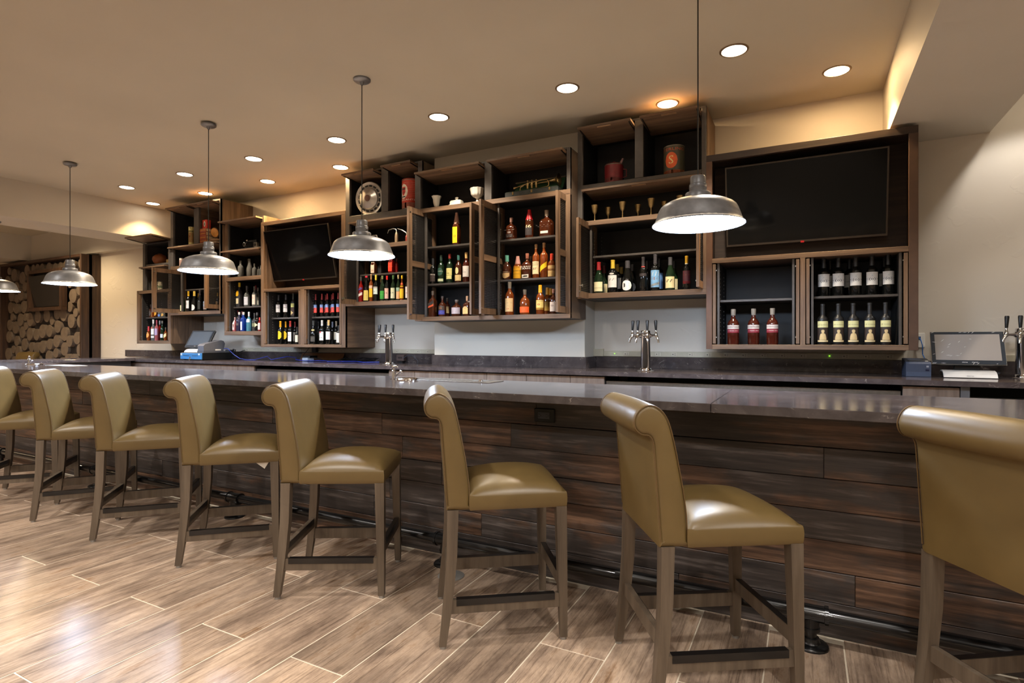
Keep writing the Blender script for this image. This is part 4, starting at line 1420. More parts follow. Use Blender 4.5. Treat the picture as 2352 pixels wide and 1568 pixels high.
# ---- tall cabinet: wines
Y, zs, g = YF + .16, F7 + .0005, 'wine bottles in the tall cabinet'
row([
 (1375.5, 600.5, 672.5, 22, 'burg', 'green', (.74, (150, 34, 38), .4), [(.06, .36, 66, CRM, 'rect')], [('~~~~~', .02, .17, (96, 110, 50), 1.2)], 'wine bottle with red capsule and cream landscape label, leftmost in the tall cabinet'),
 (1387.5, 604, 670, 20, 'burg', 'green', (.74, (96, 30, 34), .4), [(.06, .36, 66, CRM, 'rect')], [], 'wine bottle with dull red capsule hidden behind the cream landscape label one', {'back': .14}),
 (1407.7, 596.5, 672, 22, 'bdx', 'black', (.74, (206, 176, 60), .35), [(.16, .53, 66, (216, 214, 210), 'rect'), (.55, .60, 30, (200, 196, 190), 'oval')], [('#', .03, .40, GRY, .7), ('- - -', .008, .24, GRY, 1.0)], 'wine bottle with gold capsule and tall white crest label'),
 (1418, 602, 670, 20, 'bdx', 'black', (.74, (170, 144, 60), .35), [(.16, .53, 66, (196, 194, 190), 'rect')], [], 'gold capped wine bottle just behind the white crest label one', {'back': .12}),
 (1427, 604, 668, 20, 'bdx', 'black', (.74, (170, 144, 60), .35), [(.16, .53, 66, (150, 148, 146), 'rect')], [], 'gold capped wine bottle third deep behind the white crest label one', {'back': .24}),
 (1441.5, 599.5, 672, 25, 'cone', 'black', (.76, (64, 62, 66), .4), [(.05, .37, 62, WHT, 'oval')], [('E', .055, .205, BLK, .55)], 'dark sloping wine bottle with white oval label bearing a letter E'),
 (1452, 603, 670, 22, 'cone', 'black', (.76, (44, 42, 46), .4), [(.05, .37, 62, (120, 118, 116), 'oval')], [], 'dark wine bottle half hidden behind the letter E bottle', {'back': .14}),
 (1477.3, 590, 669.5, 17, 'bdx', 'black', (.74, (66, 62, 64), .4), [(.44, .52, 70, (58, 50, 50), 'rect'), (.70, .735, 80, (150, 44, 40), 'rect')], [], 'slim dark wine bottle with red neck band and no paper label'),
 (1486, 594, 668, 17, 'bdx', 'black', (.74, (30, 28, 30), .4), [], [], 'slim black wine bottle behind the red neck band one', {'back': .14}),
 (1505, 583, 667.5, 20, 'bdx', 'black', (.74, (62, 60, 64), .4), [(.10, .565, 74, (120, 170, 214), 'rect'), (.10, .26, 74, (206, 196, 170), 'slant')], [('/ / / /', .05, .46, WHT, 1.3), ('*', .06, .30, (140, 96, 70), .8)], 'dark wine bottle with a bright blue picture label'),
 (1514, 588, 666, 19, 'bdx', 'black', (.74, (30, 28, 30), .4), [(.10, .565, 74, (80, 120, 170), 'rect')], [], 'dark wine bottle behind the bright blue picture label one', {'back': .14}),
 (1539.5, 588, 664.5, 22, 'burg', 'green', (.76, (70, 70, 74), .4), [(.07, .41, 68, (224, 208, 156), 'rect')], [('#', .035, .29, BLK, .8), ('- - - -', .008, .2, GRY, 1.1)], 'green wine bottle with square cream label and black horse print'),
 (1548, 592, 663, 20, 'burg', 'green', (.76, (30, 30, 32), .4), [(.07, .41, 68, (216, 204, 160), 'rect')], [], 'green wine bottle peeking from behind the black horse print one', {'back': .14}),
 (1577, 586, 664, 17, 'bdx', 'black', (.78, (206, 158, 40), .35), [(.18, .56, 80, (74, 26, 34), 'rect'), (.18, .26, 80, (150, 36, 40), 'rect'), (.755, .785, 90, (220, 216, 210), 'rect')], [('- - -', .01, .44, (180, 120, 60), 1.0)], 'slim wine bottle with yellow capsule and maroon label, rightmost in the tall cabinet'),
], Y, zs, g)

# ---- centre cabinet, right bay
x_top, x_mid, x_low = S6[0] + .0005, S6[1] + .0005, F6 + .0005
Y, g = Y6 + .15, 'whiskey bottles in the central cabinet'
row([
 (1174.5, 492, 543.5, 22, 'squat', 'brown', (.80, (150, 110, 96), .6), [(.10, .24, 60, (52, 40, 36), 'rect')], [('~ ~ ~', .016, .43, WHT, 1.2), ('*', .05, .27, (200, 190, 180), .4), ('- - - -', .01, .13, WHT, 1.2)], 'round shouldered dark whiskey bottle with white script, left of the red wax one', {'sq': True}),
 (1215.9, 475, 541, 19, 'whis', 'brown', (.64, (186, 22, 34), .3), [(.10, .40, 60, (40, 30, 30), 'rect')], [('46', .040, .40, CRM, .95), ('- - - -', .008, .25, GRY, 1.0)], 'whiskey bottle dipped in red wax with a number 46'),
 (1255.7, 475, 536, 29, 'squat', 'brown', (.78, (150, 130, 110), .5), [(.10, .19, 52, (210, 196, 184), 'rect')], [('- - - - -', .010, .42, (170, 160, 150), 1.4), ('- - - -', .007, .36, (170, 160, 150), 1.1)], 'broad flask shaped whiskey bottle with small white label, top right shelf', {'sq': True}),
], Y, x_top, g)
row([
 (1164.3, 580, 637, 22, 'bell', 'brown', (.74, (92, 158, 140), .5), [(.06, .27, 60, (206, 170, 120), 'shield')], [('BARRELL', .010, .31, (220, 200, 170), 1.2)], 'rounded whiskey bottle with turquoise cap, leftmost on the right middle shelf'),
 (1189.2, 582, 635.5, 21, 'squat', 'amber', (.66, (190, 140, 130), .5), [(.04, .54, 76, (222, 164, 22), 'rect')], [('JOE MAYS', .017, .35, BLK, 1.2), ('WHISKEY', .010, .22, (130, 96, 20), 1.0)], 'whiskey bottle with a big mustard yellow wrap label'),
 (1211.2, 574.5, 633, 22, 'squat', 'brown', (.80, (150, 90, 70), .6), [(.03, .16, 60, (226, 216, 204), 'rect'), (.07, .12, 40, (150, 34, 44), 'rect')], [('ELIJAH', .018, .46, WHT, 1.2), ('CRAIG', .018, .385, WHT, 1.2)], 'broad dark whiskey bottle with white printed lettering and a cream strip', {'sq': True}),
 (1219.5, 577, 632, 20, 'squat', 'brown', (.80, (130, 96, 74), .6), [], [], 'cork topped whiskey bottle hidden behind the white lettered one', {'back': .12}),
 (1231.2, 553.5, 632, 16.5, 'tall', 'amber', (.86, CORK, .6), [(.12, .49, 70, (228, 212, 168), 'rect')], [('HIGH', .014, .44, (80, 30, 24), 1.0), ('WEST', .014, .385, (80, 30, 24), 1.0), ('#', .03, .28, (120, 40, 30), .6)], 'tall corked whiskey bottle with cream and dark red label'),
 (1249.6, 550, 631, 18, 'tall', 'amber', (.86, CORK, .6), [(.16, .48, 62, (236, 196, 20), 'slant')], [('- - - -', .012, .33, BLK, None)], 'tall corked whiskey bottle with a slanted yellow sash label'),
 (1267.5, 574.5, 629.5, 18, 'whis', 'amber', (.74, (206, 60, 34), .45), [(.04, .50, 70, (214, 180, 118), 'rect'), (.28, .36, 70, (190, 80, 40), 'rect')], [('- - - -', .012, .43, (120, 60, 30), 1.2), ('~~~~', .014, .18, (190, 90, 50), 1.2)], 'squat whiskey bottle with orange red capsule and tan label'),
], Y, x_mid, g)
row([
 (1170.5, 645, 721, 20, 'whis', 'amber', (.80, (120, 110, 96), .5), [(.10, .50, 74, (222, 186, 130), 'rect')], [('~ ~ ~', .015, .36, (80, 50, 30), 1.2), ('o', .03, .19, (196, 90, 50), .3)], 'tall whiskey bottle with peach coloured label, left on the right bottom shelf'),
 (1205.5, 662, 719.5, 23, 'squat', 'amber', (.80, (100, 92, 80), .6), [(.08, .31, 80, (238, 94, 34), 'rect')], [('- - - - -', .014, .45, (150, 110, 70), 1.2), ('- - - -', .008, .22, (250, 190, 150), 1.2)], 'rounded whiskey bottle with a bright orange band label'),
 (1241, 651, 718, 19, 'whis', 'amber', (.74, (238, 176, 30), .4), [(.15, .48, 72, (228, 204, 120), 'rect'), (.15, .22, 72, (206, 150, 40), 'rect')], [('Four Roses', .010, .44, (110, 40, 30), 1.1), ('o', .035, .34, (170, 40, 30), .35)], 'whiskey bottle with yellow capsule and yellow label with a red flower'),
 (1257.2, 654, 717, 18, 'whis', 'amber', (.74, (214, 150, 26), .4), [(.15, .48, 72, (190, 150, 60), 'rect')], [], 'yellow capped whiskey bottle in the second row, left of two', {'back': .14}),
 (1265, 655, 716, 17, 'whis', 'brown', (.74, (200, 140, 26), .4), [(.15, .48, 72, (150, 110, 44), 'rect')], [], 'yellow capped whiskey bottle in the second row, right of two', {'back': .14}),
 (1271.2, 659.5, 717, 16, 'whis', 'brown', (.84, (150, 100, 80), .5), [(.10, .48, 66, (214, 196, 180), 'rect')], [('o', .03, .34, (60, 30, 30), .35)], 'dark whiskey bottle with pale label at the right end of the bottom shelf'),
], Y, x_low, g)
# ---- centre cabinet, left bay
row([
 (1049, 486, 561, 16, 'whis', 'brown', (.64, (186, 140, 120), .5), [(.06, .55, 62, (232, 200, 30), 'rect')], [('- - -', .012, .49, (60, 90, 40), 1.0), ('o', .05, .28, (200, 130, 20), .4)], 'lone whiskey bottle with tall yellow label on the top left shelf', {'sq': True}),
], Y, x_top, g)
row([
 (994.7, 590.5, 650, 15, 'whis', 'black', (.76, (40, 40, 44), .4), [(.10, .40, 70, (58, 46, 44), 'rect')], [('ardbeg', .015, .37, WHT, 1.3), ('- - -', .01, .26, (150, 140, 130), 1.0)], 'black whiskey bottle with white script, leftmost on the left middle shelf'),
 (1013.3, 582, 648, 15.5, 'whis', 'green', (.80, (44, 64, 56), .4), [(.28, .55, 60, (44, 82, 70), 'oval'), (.08, .17, 70, (206, 214, 176), 'rect')], [('Laddie', .012, .43, WHT, 1.1)], 'green whiskey bottle with round green label'),
 (1033, 579, 646.5, 15.5, 'whis', 'green', (.84, (150, 50, 44), .4), [(.27, .51, 72, (222, 214, 140), 'rect'), (.14, .26, 66, (226, 220, 150), 'rect')], [('- - - -', .010, .44, BLK, 1.1), ('o', .014, .34, BLK, .4)], 'whiskey bottle with red cap and pale yellow double label'),
 (1053.3, 581, 644.5, 16.5, 'whis', 'brown', (.82, (60, 110, 104), .4), [(.31, .55, 30, (232, 218, 160), 'oval'), (.07, .28, 74, (224, 198, 140), 'rect')], [('- - - -', .008, .18, GRY, 1.1)], 'whiskey bottle with teal cap, oval and square cream labels'),
 (1071, 574.5, 643.5, 16.5, 'whis', 'rose', (.80, (206, 170, 110), .4), [(.18, .54, 72, (228, 222, 216), 'rect')], [('- - - -', .009, .43, (90, 30, 30), 1.1), ('o', .02, .34, GRY, .4), ('- - -', .007, .22, (160, 60, 60), 1.0)], 'whiskey bottle with gold cap and large white label, right on the left middle shelf'),
], Y, x_mid, g)
row([
 (994.2, 666, 725.5, 16.5, 'whis', 'brown', (.84, (80, 66, 54), .4), [(.40, .66, 70, (40, 32, 28), 'slant'), (.34, .5, 70, (196, 76, 30), 'slant')], [('~ ~ ~', .012, .50, GOLD, 1.0)], 'square whiskey bottle with slanted black label, leftmost on the left bottom shelf', {'sq': True}),
 (1016.2, 677, 724, 18, 'squat', 'brown', (.84, (70, 60, 56), .4), [(.10, .30, 66, (62, 60, 140), 'rect'), (.31, .52, 66, (60, 46, 34), 'rect')], [('o', .03, .42, (190, 110, 50), .4), ('- - -', .010, .20, WHT, 1.0)], 'rounded dark whiskey bottle with purple blue label'),
 (1027.3, 678.5, 722.5, 15, 'whis', 'rose', (.82, (80, 70, 66), .4), [(.2, .55, 66, (190, 170, 130), 'rect')], [], 'whiskey bottle half hidden behind the purple blue label one', {'back': .12}),
 (1049, 685.5, 723.5, 24, 'squat', 'brown', (.82, (110, 104, 100), .3), [(.14, .52, 70, (178, 164, 168), 'rect')], [('- - - - -', .010, .44, (70, 50, 54), 1.5), ('- - - -', .008, .28, (90, 60, 60), 1.3)], 'low wide bottle with ball stopper and mauve label'),
 (1073, 676.5, 722.5, 16.5, 'squat', 'brown', (.76, (196, 156, 124), .5), [(.10, .48, 66, (226, 184, 116), 'arch')], [('o', .02, .40, (150, 110, 50), .4), ('- - -', .008, .24, (150, 100, 60), 1.0)], 'whiskey bottle with peach arched label at the right end of the left bottom shelf', {'sq': True}),
], Y, x_low, g)

# ---- hubcap cabinet
Y, g = YF + .15, 'liqueur bottles in the hubcap cabinet'
row([
 (829.1, 639, 697, 11.5, 'whis', 'red', (.84, (70, 66, 66), .4), [(.18, .40, 70, (226, 218, 206), 'slant'), (.42, .60, 70, (90, 70, 130), 'slant')], [('- - - -', .008, .42, GOLD, 1.1)], 'dark red liqueur bottle with purple and white slanted label, leftmost of the row'),
 (841.7, 637, 696.5, 14, 'cone', 'black', (.93, (206, 50, 70), .4), [(.05, .44, 76, (208, 186, 96), 'rect')], [('~~~', .02, .25, (150, 140, 80), 1.0)], 'liqueur bottle with small red cap and square straw coloured label'),
 (852.5, 632.5, 696, 9.5, 'tall', 'amber', (.80, CORK, .5), [(.16, .47, 74, (240, 186, 34), 'rect'), (.48, .58, 74, (232, 200, 180), 'rect')], [('CINA', .008, .53, (190, 60, 40), 1.3)], 'slim liqueur bottle with cork coloured cap and orange yellow label'),
 (863.5, 634.5, 695.5, 12, 'whis', 'black', (.80, (212, 196, 70), .4), [(.27, .50, 74, (204, 218, 214), 'rect'), (.51, .55, 74, (190, 180, 180), 'rect')], [('- - - -', .007, .53, BLK, 1.2), ('o', .02, .37, GRY, .4)], 'dark bottle with yellow cap and pale mint label'),
 (875.3, 637, 694.5, 10.5, 'whis', 'rose', (.80, (170, 150, 90), .4), [], [], 'bottle with dull yellow cap behind the green label one', {'back': .12}),
 (878.5, 636, 694.5, 11.5, 'whis', 'green', (.86, (120, 130, 90), .4), [(.08, .40, 74, (56, 156, 56), 'rect')], [('- - -', .01, .25, WHT, 1.0)], 'green bottle with a bright green label'),
 (889, 635.5, 693.5, 11, 'whis', 'black', (.84, (216, 40, 40), .4), [(.09, .50, 74, (222, 178, 166), 'rect')], [('o', .04, .32, (110, 50, 50), .8), ('- - -', .007, .14, WHT, 1.0)], 'dark bottle with red cap and salmon pink label'),
 (903.2, 634.5, 693, 11.5, 'whis', 'green', (.84, (74, 110, 64), .4), [(.09, .50, 74, (206, 210, 178), 'rect')], [('o', .04, .32, (70, 80, 60), .8), ('- - -', .007, .14, WHT, 1.0)], 'green bottle with pale sage label'),
 (915, 633.5, 692.5, 9.5, 'whis', 'green', (.84, (190, 176, 130), .4), [(.06, .35, 74, (228, 178, 128), 'rect'), (.36, .5, 74, (150, 180, 160), 'rect')], [], 'green bottle with peach and green picture label'),
 (923.4, 634.5, 692, 10.5, 'bell', 'amber', (.86, (232, 196, 40), .4), [(.08, .58, 78, (238, 192, 30), 'rect'), (.62, .70, 78, (226, 96, 50), 'rect')], [], 'rounded bottle with yellow cap and all yellow label'),
 (937, 632.5, 691.5, 11.5, 'whis', 'black', (.88, (226, 220, 214), .4), [(.08, .52, 74, (226, 218, 210), 'rect')], [('- - - -', .009, .42, (180, 50, 50), 1.2), ('o', .03, .28, (180, 50, 50), .4)], 'dark bottle with white cap and white label, rightmost of the liqueur row'),
], Y, F5 + .0005, g)
row([
 (859.5, 580, 624.5, 12.5, 'squat', 'brown', (.8, CORK, .5), [(.06, .62, 66, (216, 200, 176), 'rect')], [('o', .03, .2, (150, 60, 40), .5)], 'bottle with tall beige label on the shelf behind the pendant', {'sq': True}),
 (874, 590, 623, 12, 'whis', 'grey', None, [], [], 'smoky dark bottle beside the beige label bottle', {'sq': True, 'back': .06}),
 (900, 574, 622.5, 13, 'squat', 'red', (.8, (150, 30, 30), .4), [(.08, .66, 68, (228, 60, 34), 'rect')], [('o', .035, .56, (60, 20, 20), .7), ('- - -', .010, .3, CRM, 1.1)], 'red liqueur bottle with bright red label on the shelf behind the pendant', {'sq': True}),
 (911, 588, 622, 8, 'tall', 'red', (.8, (90, 30, 30), .4), [], [], 'slim deep red bottle at the right of the bright red label', {'back': .04}),
], Y, S5 + .0005, g)

# ---- left television cabinet
Y, g = YF + .15, 'wine bottles in the left television cabinet'
row([
 (640.2, 675.5, 728, 12.5, 'tall', 'black', (.76, (40, 40, 44), .4), [(.24, .575, 74, (206, 204, 206), 'rect')], [('Dla', .022, .43, BLK, 1.1)], 'black wine bottle with white signature label, left of two', {}),
 (657, 675, 728, 12.5, 'tall', 'black', (.76, (40, 40, 44), .4), [(.24, .575, 74, (206, 204, 206), 'rect')], [('Dla', .022, .43, BLK, 1.1)], 'black wine bottle with white signature label, right of two', {}),
 (673.6, 671.5, 727, 11, 'bdx', 'matte', (.76, (40, 42, 34), .4), [(.42, .575, 70, (200, 204, 130), 'rect'), (.07, .41, 70, (60, 44, 40), 'rect'), (.06, .32, 50, (206, 186, 130), 'tri')], [], 'wine bottle with tall green and sepia portrait label'),
], Y, S4L + .0005, g)
row([
 (644.2, 735, 788, 11, 'bdx', 'black', (.74, (240, 172, 26), .4), [(.22, .57, 70, (232, 196, 22), 'oct')], [('- - -', .010, .42, (150, 110, 20), 1.0)], 'wine bottle with yellow cap and yellow label, left of two'),
 (656.5, 735.5, 788, 9.5, 'bdx', 'black', (.74, (214, 150, 26), .4), [(.22, .57, 70, (222, 184, 20), 'oct')], [('- - -', .010, .42, (150, 110, 20), 1.0)], 'wine bottle with yellow cap and yellow label, right of two', {'back': .05}),
 (666.8, 735, 788.5, 11, 'bdx', 'black', (.76, (170, 54, 50), .4), [(.13, .53, 72, (226, 220, 218), 'rect')], [('o', .03, .40, (110, 20, 40), .5)], 'wine bottle with red cap and white label with a maroon spot'),
 (677.8, 735.5, 787, 9, 'bdx', 'black', (.76, (130, 46, 44), .4), [(.13, .53, 72, (130, 128, 126), 'rect')], [], 'wine bottle with dull red cap standing further back', {'back': .10}),
 (682.5, 748, 788, 9, 'bdx', 'black', (.8, (50, 46, 46), .4), [(.13, .53, 72, (226, 216, 190), 'rect')], [], 'wine bottle with cream label partly hidden by the door edge', {}),
], Y, F4 + .0005, g)
for i, (px, bk) in enumerate(((725.3, 0), (739.6, 0), (752, 0), (765.5, 0), (777, 0), (748.2, .12), (762.2, .12))):
    bottle(px, 667.5, 726, 9.5, Y + bk, S4R + .0005, 'tall', 'black', (.74, (150, 40, 38), .4), [(.40, .53, 72, (120, 150, 206), 'rect'), (.25, .40, 72, (196, 74, 70), 'rect'), (.185, .25, 72, (232, 66, 54), 'rect')], [('o', .02, .36, (70, 40, 50), .5)],
           'wine bottle with red cap and blue red picture label, ' + (('%s from left in front' % ordn[i]) if not bk else ('half hidden behind, ' + ('left' if i == 5 else 'right'))), 'red capped wines of the left television cabinet', H=.275)
row([
 (720, 734, 788.5, 13.5, 'burg', 'black', (.80, (44, 46, 44), .4), [(.12, .34, 74, (66, 62, 56), 'rect'), (.58, .63, 70, (190, 176, 120), 'rect')], [('- - - -', .010, .25, (190, 170, 100), 1.2)], 'dark sparkling wine bottle with grey label, leftmost on the lower right shelf'),
 (731.5, 735, 787, 10, 'burg', 'black', (.80, (40, 40, 40), .4), [], [], 'dark bottle behind and right of the grey label sparkling wine', {'back': .10}),
 (739.8, 733, 788.5, 12, 'bdx', 'black', (.78, (222, 220, 220), .4), [(.17, .53, 74, (222, 216, 214), 'rect'), (.47, .53, 20, (190, 50, 50), 'rect')], [('- - -', .012, .46, BLK, 1.1), ('33', .018, .28, BLK, .7)], 'wine bottle with white cap and white label with black blocks'),
 (755, 732, 788, 13, 'bdx', 'black', (.78, (198, 164, 104), .4), [(.20, .53, 74, (218, 208, 206), 'rect')], [('- - - - -', .007, .46, GRY, 1.2)], 'wine bottle with tan cap and plain greyish white label'),
 (753, 734, 786, 11, 'bdx', 'black', (.78, (160, 158, 164), .4), [], [], 'wine bottle with grey cap hidden behind the plain label one', {'back': .12}),
 (764, 734.5, 786.5, 11, 'bdx', 'black', (.78, (112, 116, 130), .4), [], [], 'wine bottle with blue grey cap in the second row', {'back': .12}),
 (772.5, 733.5, 787, 11, 'bdx', 'black', (.78, (150, 136, 116), .4), [(.20, .53, 74, (190, 190, 180), 'rect')], [], 'wine bottle with taupe cap in the second row', {'back': .10}),
 (777.8, 745, 789, 10, 'bdx', 'black', (.8, (40, 38, 38), .4), [(.10, .60, 74, (226, 216, 200), 'rect')], [], 'wine bottle with tall cream label at the right door edge'),
], Y, F4 + .0005, g)

# ---- camera cabinet
Y, g = Y3 + .15, 'gin and vodka bottles in the camera cabinet'
row([
 (550, 647.5, 703.5, 12.5, 'whis', 'grey', (.82, (226, 190, 30), .4), [(.44, .66, 60, (226, 176, 24), 'oct'), (.13, .35, 56, (228, 214, 176), 'rect')], [], 'dark square bottle with yellow neck band and yellow label', {'sq': True}),
 (567, 655, 702.5, 13.5, 'squat', 'clear', (.78, (70, 70, 74), .4), [(.08, .47, 70, (206, 210, 222), 'rect')], [('TYR', .010, .38, BLK, .7), ('- - - -', .01, .22, BLK, 1.2)], 'clear vodka bottle with silver white label'),
 (584.5, 655, 701, 11, 'whis', 'clear', (.82, (96, 92, 90), .4), [(.09, .58, 66, (228, 212, 200), 'rect')], [('o', .02, .42, (190, 60, 60), .5), ('- - -', .008, .26, (150, 90, 80), 1.0)], 'clear bottle with tall cream label and red initial'),
 (587.5, 652, 701, 9, 'whis', 'clear', (.82, (150, 40, 50), .4), [], [], 'clear bottle with red cap behind the cream label one', {'back': .10}),
 (592.5, 657.5, 701, 9, 'whis', 'clear', (.82, (120, 118, 116), .4), [(.1, .5, 66, (206, 206, 190), 'rect')], [], 'clear bottle with pale label at the right of the upper shelf', {'back': .06}),
], Y, S3 + .0005, g)
row([
 (539.8, 734, 766.5, 9.5, 'squat', 'pink', (.8, (190, 150, 150), .4), [(.10, .80, 60, (232, 206, 204), 'rect'), (.25, .5, 30, (120, 80, 60), 'rect')], [], 'short pink gin bottle with white label, leftmost of the gin row', {'sq': True}),
 (545.5, 715.5, 764, 10, 'whis', 'grey', (.84, (206, 40, 46), .4), [], [], 'dark bottle with bright red cap behind the pink gin', {'back': .08}),
 (549.5, 722, 766, 11.5, 'whis', 'navy', (.86, (222, 218, 214), .4), [(.30, .42, 60, (80, 70, 70), 'rect')], [('- -', .012, .36, GOLD, .7)], 'dark violet gin bottle with white cap', {'sq': True}),
 (556.5, 716.5, 763, 9, 'whis', 'blue', (.84, (150, 80, 76), .4), [], [], 'blue bottle with brown red cap in the second row', {'back': .10}),
 (559.5, 722, 766, 13, 'whis', 'blue', (.86, (206, 206, 206), .3), [(.06, .68, 36, (226, 226, 224), 'rect')], [('o', .03, .55, BLK, .4), ('- -', .01, .40, GRY, .6)], 'bright blue gin bottle with narrow white label', {'sq': True}),
 (571.8, 720.5, 765, 12, 'squat', 'sky', (.76, (214, 218, 222), .3), [(.46, .63, 66, (224, 226, 228), 'rect')], [], 'pale blue gin bottle with white band label'),
 (584.6, 724, 765.5, 11, 'squat', 'grey', (.78, (60, 62, 64), .4), [(.25, .44, 66, (112, 116, 84), 'rect')], [('- - -', .012, .38, CRM, 1.0)], 'grey gin bottle with olive label and dark cap'),
 (590.5, 723, 765.5, 11, 'whis', 'black', (.84, (80, 80, 84), .4), [(.14, .52, 70, (220, 216, 176), 'tri')], [], 'dark bottle with a triangular cream label', {}),
 (596.5, 734, 765, 8, 'whis', 'red', (.8, (214, 70, 60), .4), [(.1, .6, 66, (230, 214, 210), 'rect')], [], 'red and white bottle at the right end of the gin row', {}),
], Y, F3 + .0005, g)
Y = Y3 + .16
for i, (px, yt, yb, wd, pf, lab) in enumerate([(552.8, 592.5, 631.5, 14, 'whis', 'old clear glass bottle with short neck behind the pendant rim'), (570, 584.5, 629, 10, 'burg', 'tallest old clear glass bottle, standing in the second row'),
        (573.4, 588.5, 630, 14, 'burg', 'tall old clear glass bottle with sloping shoulders'), (584.6, 599, 629, 11.5, 'squat', 'small old clear flask shaped glass bottle'), (593.7, 606.5, 628, 5.5, 'tall', 'tiny slim old clear glass vial'), (598.6, 604, 628, 6, 'whis', 'small old clear glass bottle at the cabinet edge')]):
    bottle(px, yt, yb, wd, Y + (.10 if i == 1 else 0), G3 + .0005, pf, 'smoke', None, [], [], lab, 'old clear glass bottles')

# ---- tall left cabinet: wines
Y, g = YF + .15, 'wine bottles in the tall left cabinet'
row([
 (419.8, 670.5, 716.5, 11.5, 'burg', 'green', (.74, (130, 40, 46), .4), [(.05, .33, 68, (222, 216, 176), 'rect')], [('~~~', .02, .17, (120, 140, 70), 1.0)], 'wine bottle with red cap and cream green label, leftmost in the tall left cabinet'),
 (433, 669, 716, 11, 'bdx', 'black', (.76, (222, 178, 40), .4), [(.16, .54, 64, (212, 212, 214), 'rect')], [('#', .03, .38, GRY, .6)], 'wine bottle with yellow cap and white label in the tall left cabinet'),
 (446.5, 670, 716.5, 12.5, 'cone', 'black', (.76, (190, 160, 70), .4), [(.05, .34, 66, (216, 216, 216), 'oval')], [('- - -', .01, .2, GRY, .8)], 'dark sloping wine bottle with white oval label in the tall left cabinet'),
 (459, 666.5, 715, 10, 'bdx', 'black', (.76, (60, 54, 56), .4), [(.10, .46, 60, (40, 42, 38), 'rect')], [], 'black wine bottle without a light label in the tall left cabinet'),
 (456, 671, 714, 9, 'bdx', 'black', (.76, (190, 150, 40), .4), [], [], 'wine bottle with yellow cap standing in the second row of the tall left cabinet', {'back': .10}),
 (472.5, 677, 713.5, 11, 'bdx', 'black', (.76, (60, 58, 60), .4), [(.10, .60, 74, (150, 176, 206), 'rect'), (.10, .30, 74, (206, 160, 110), 'rect')], [], 'wine bottle with blue and orange picture label by the right door'),
 (500.6, 665, 706, 9, 'bdx', 'black', (.78, (214, 170, 60), .4), [(.3, .5, 66, (150, 110, 60), 'rect')], [], 'bottle with gold cap seen through the right mesh door', {'back': -.02}),
], Y, F2 + .0005, g)

# ---- far left cabinet
Y, g = YF + .15, 'spirits in the far left cabinet'
row([
 (346.3, 697.5, 727.5, 8.5, 'squat', 'brown', (.76, (80, 66, 50), .5), [(.10, .60, 60, (70, 60, 54), 'oval')], [], 'dark bottle with brown oval label on the upper shelf, far left cabinet'),
 (351.5, 698, 727.5, 8.5, 'squat', 'amber', (.74, (190, 160, 110), .3), [(.05, .9, 10, (200, 170, 110), 'rect')], [], 'amber bottle with big round gilt stopper, far left cabinet'),
 (358.8, 698.5, 727, 9, 'squat', 'brown', (.76, (110, 90, 70), .3), [(.12, .55, 66, (222, 158, 40), 'oval')], [], 'tequila bottle with orange oval label, far left cabinet'),
 (366.8, 704.5, 726.5, 8.5, 'squat', 'clear', (.76, (90, 88, 84), .3), [(.08, .30, 66, (90, 130, 206), 'rect')], [], 'clear tequila bottle with blue base label, far left cabinet'),
 (375, 711, 726, 9.5, 'squat', 'clear', (.72, (190, 186, 176), .3), [(.12, .6, 66, (206, 160, 80), 'oval')], [], 'short clear bottle with gold label at the right of the upper shelf, far left cabinet'),
], Y, S1 + .0005, g)
row([
 (341.5, 749, 781.5, 10, 'bell', 'amber', (.68, (196, 50, 54), .4), [(.20, .58, 66, (222, 150, 70), 'oval')], [], 'round amber bottle with red cap, leftmost on the lower shelf'),
 (352.2, 734.5, 782.5, 10.5, 'whis', 'clear', (.80, (222, 220, 220), .4), [(.28, .56, 74, (226, 224, 222), 'rect'), (.12, .22, 74, (214, 214, 210), 'rect'), (.57, .64, 40, (206, 80, 60), 'oval')], [('- - -', .010, .42, GRY, 1.0)], 'clear rum bottle with white cap and white label, far left cabinet'),
 (360, 735, 782, 9.5, 'whis', 'pink', (.80, (150, 56, 70), .4), [(.26, .58, 74, (170, 150, 186), 'rect')], [('- - -', .01, .42, (90, 60, 90), 1.0)], 'pink bottle with lilac label and red cap'),
 (367, 734.8, 780.5, 8, 'whis', 'red', (.80, (206, 206, 206), .4), [], [], 'red bottle with white cap in the second row, far left cabinet', {'back': .06}),
 (372.8, 736.5, 781.5, 9, 'whis', 'green', (.86, (110, 110, 104), .4), [(.14, .33, 74, (206, 214, 226), 'rect')], [], 'green bottle with small pale label, far left cabinet'),
 (380.5, 752, 782, 9, 'squat', 'amber', (.82, (90, 80, 70), .4), [(.08, .62, 74, (230, 206, 150), 'slant')], [], 'bottle with cream slanted label at the right of the lower shelf, far left cabinet'),
], Y, F1 + .0005, g)
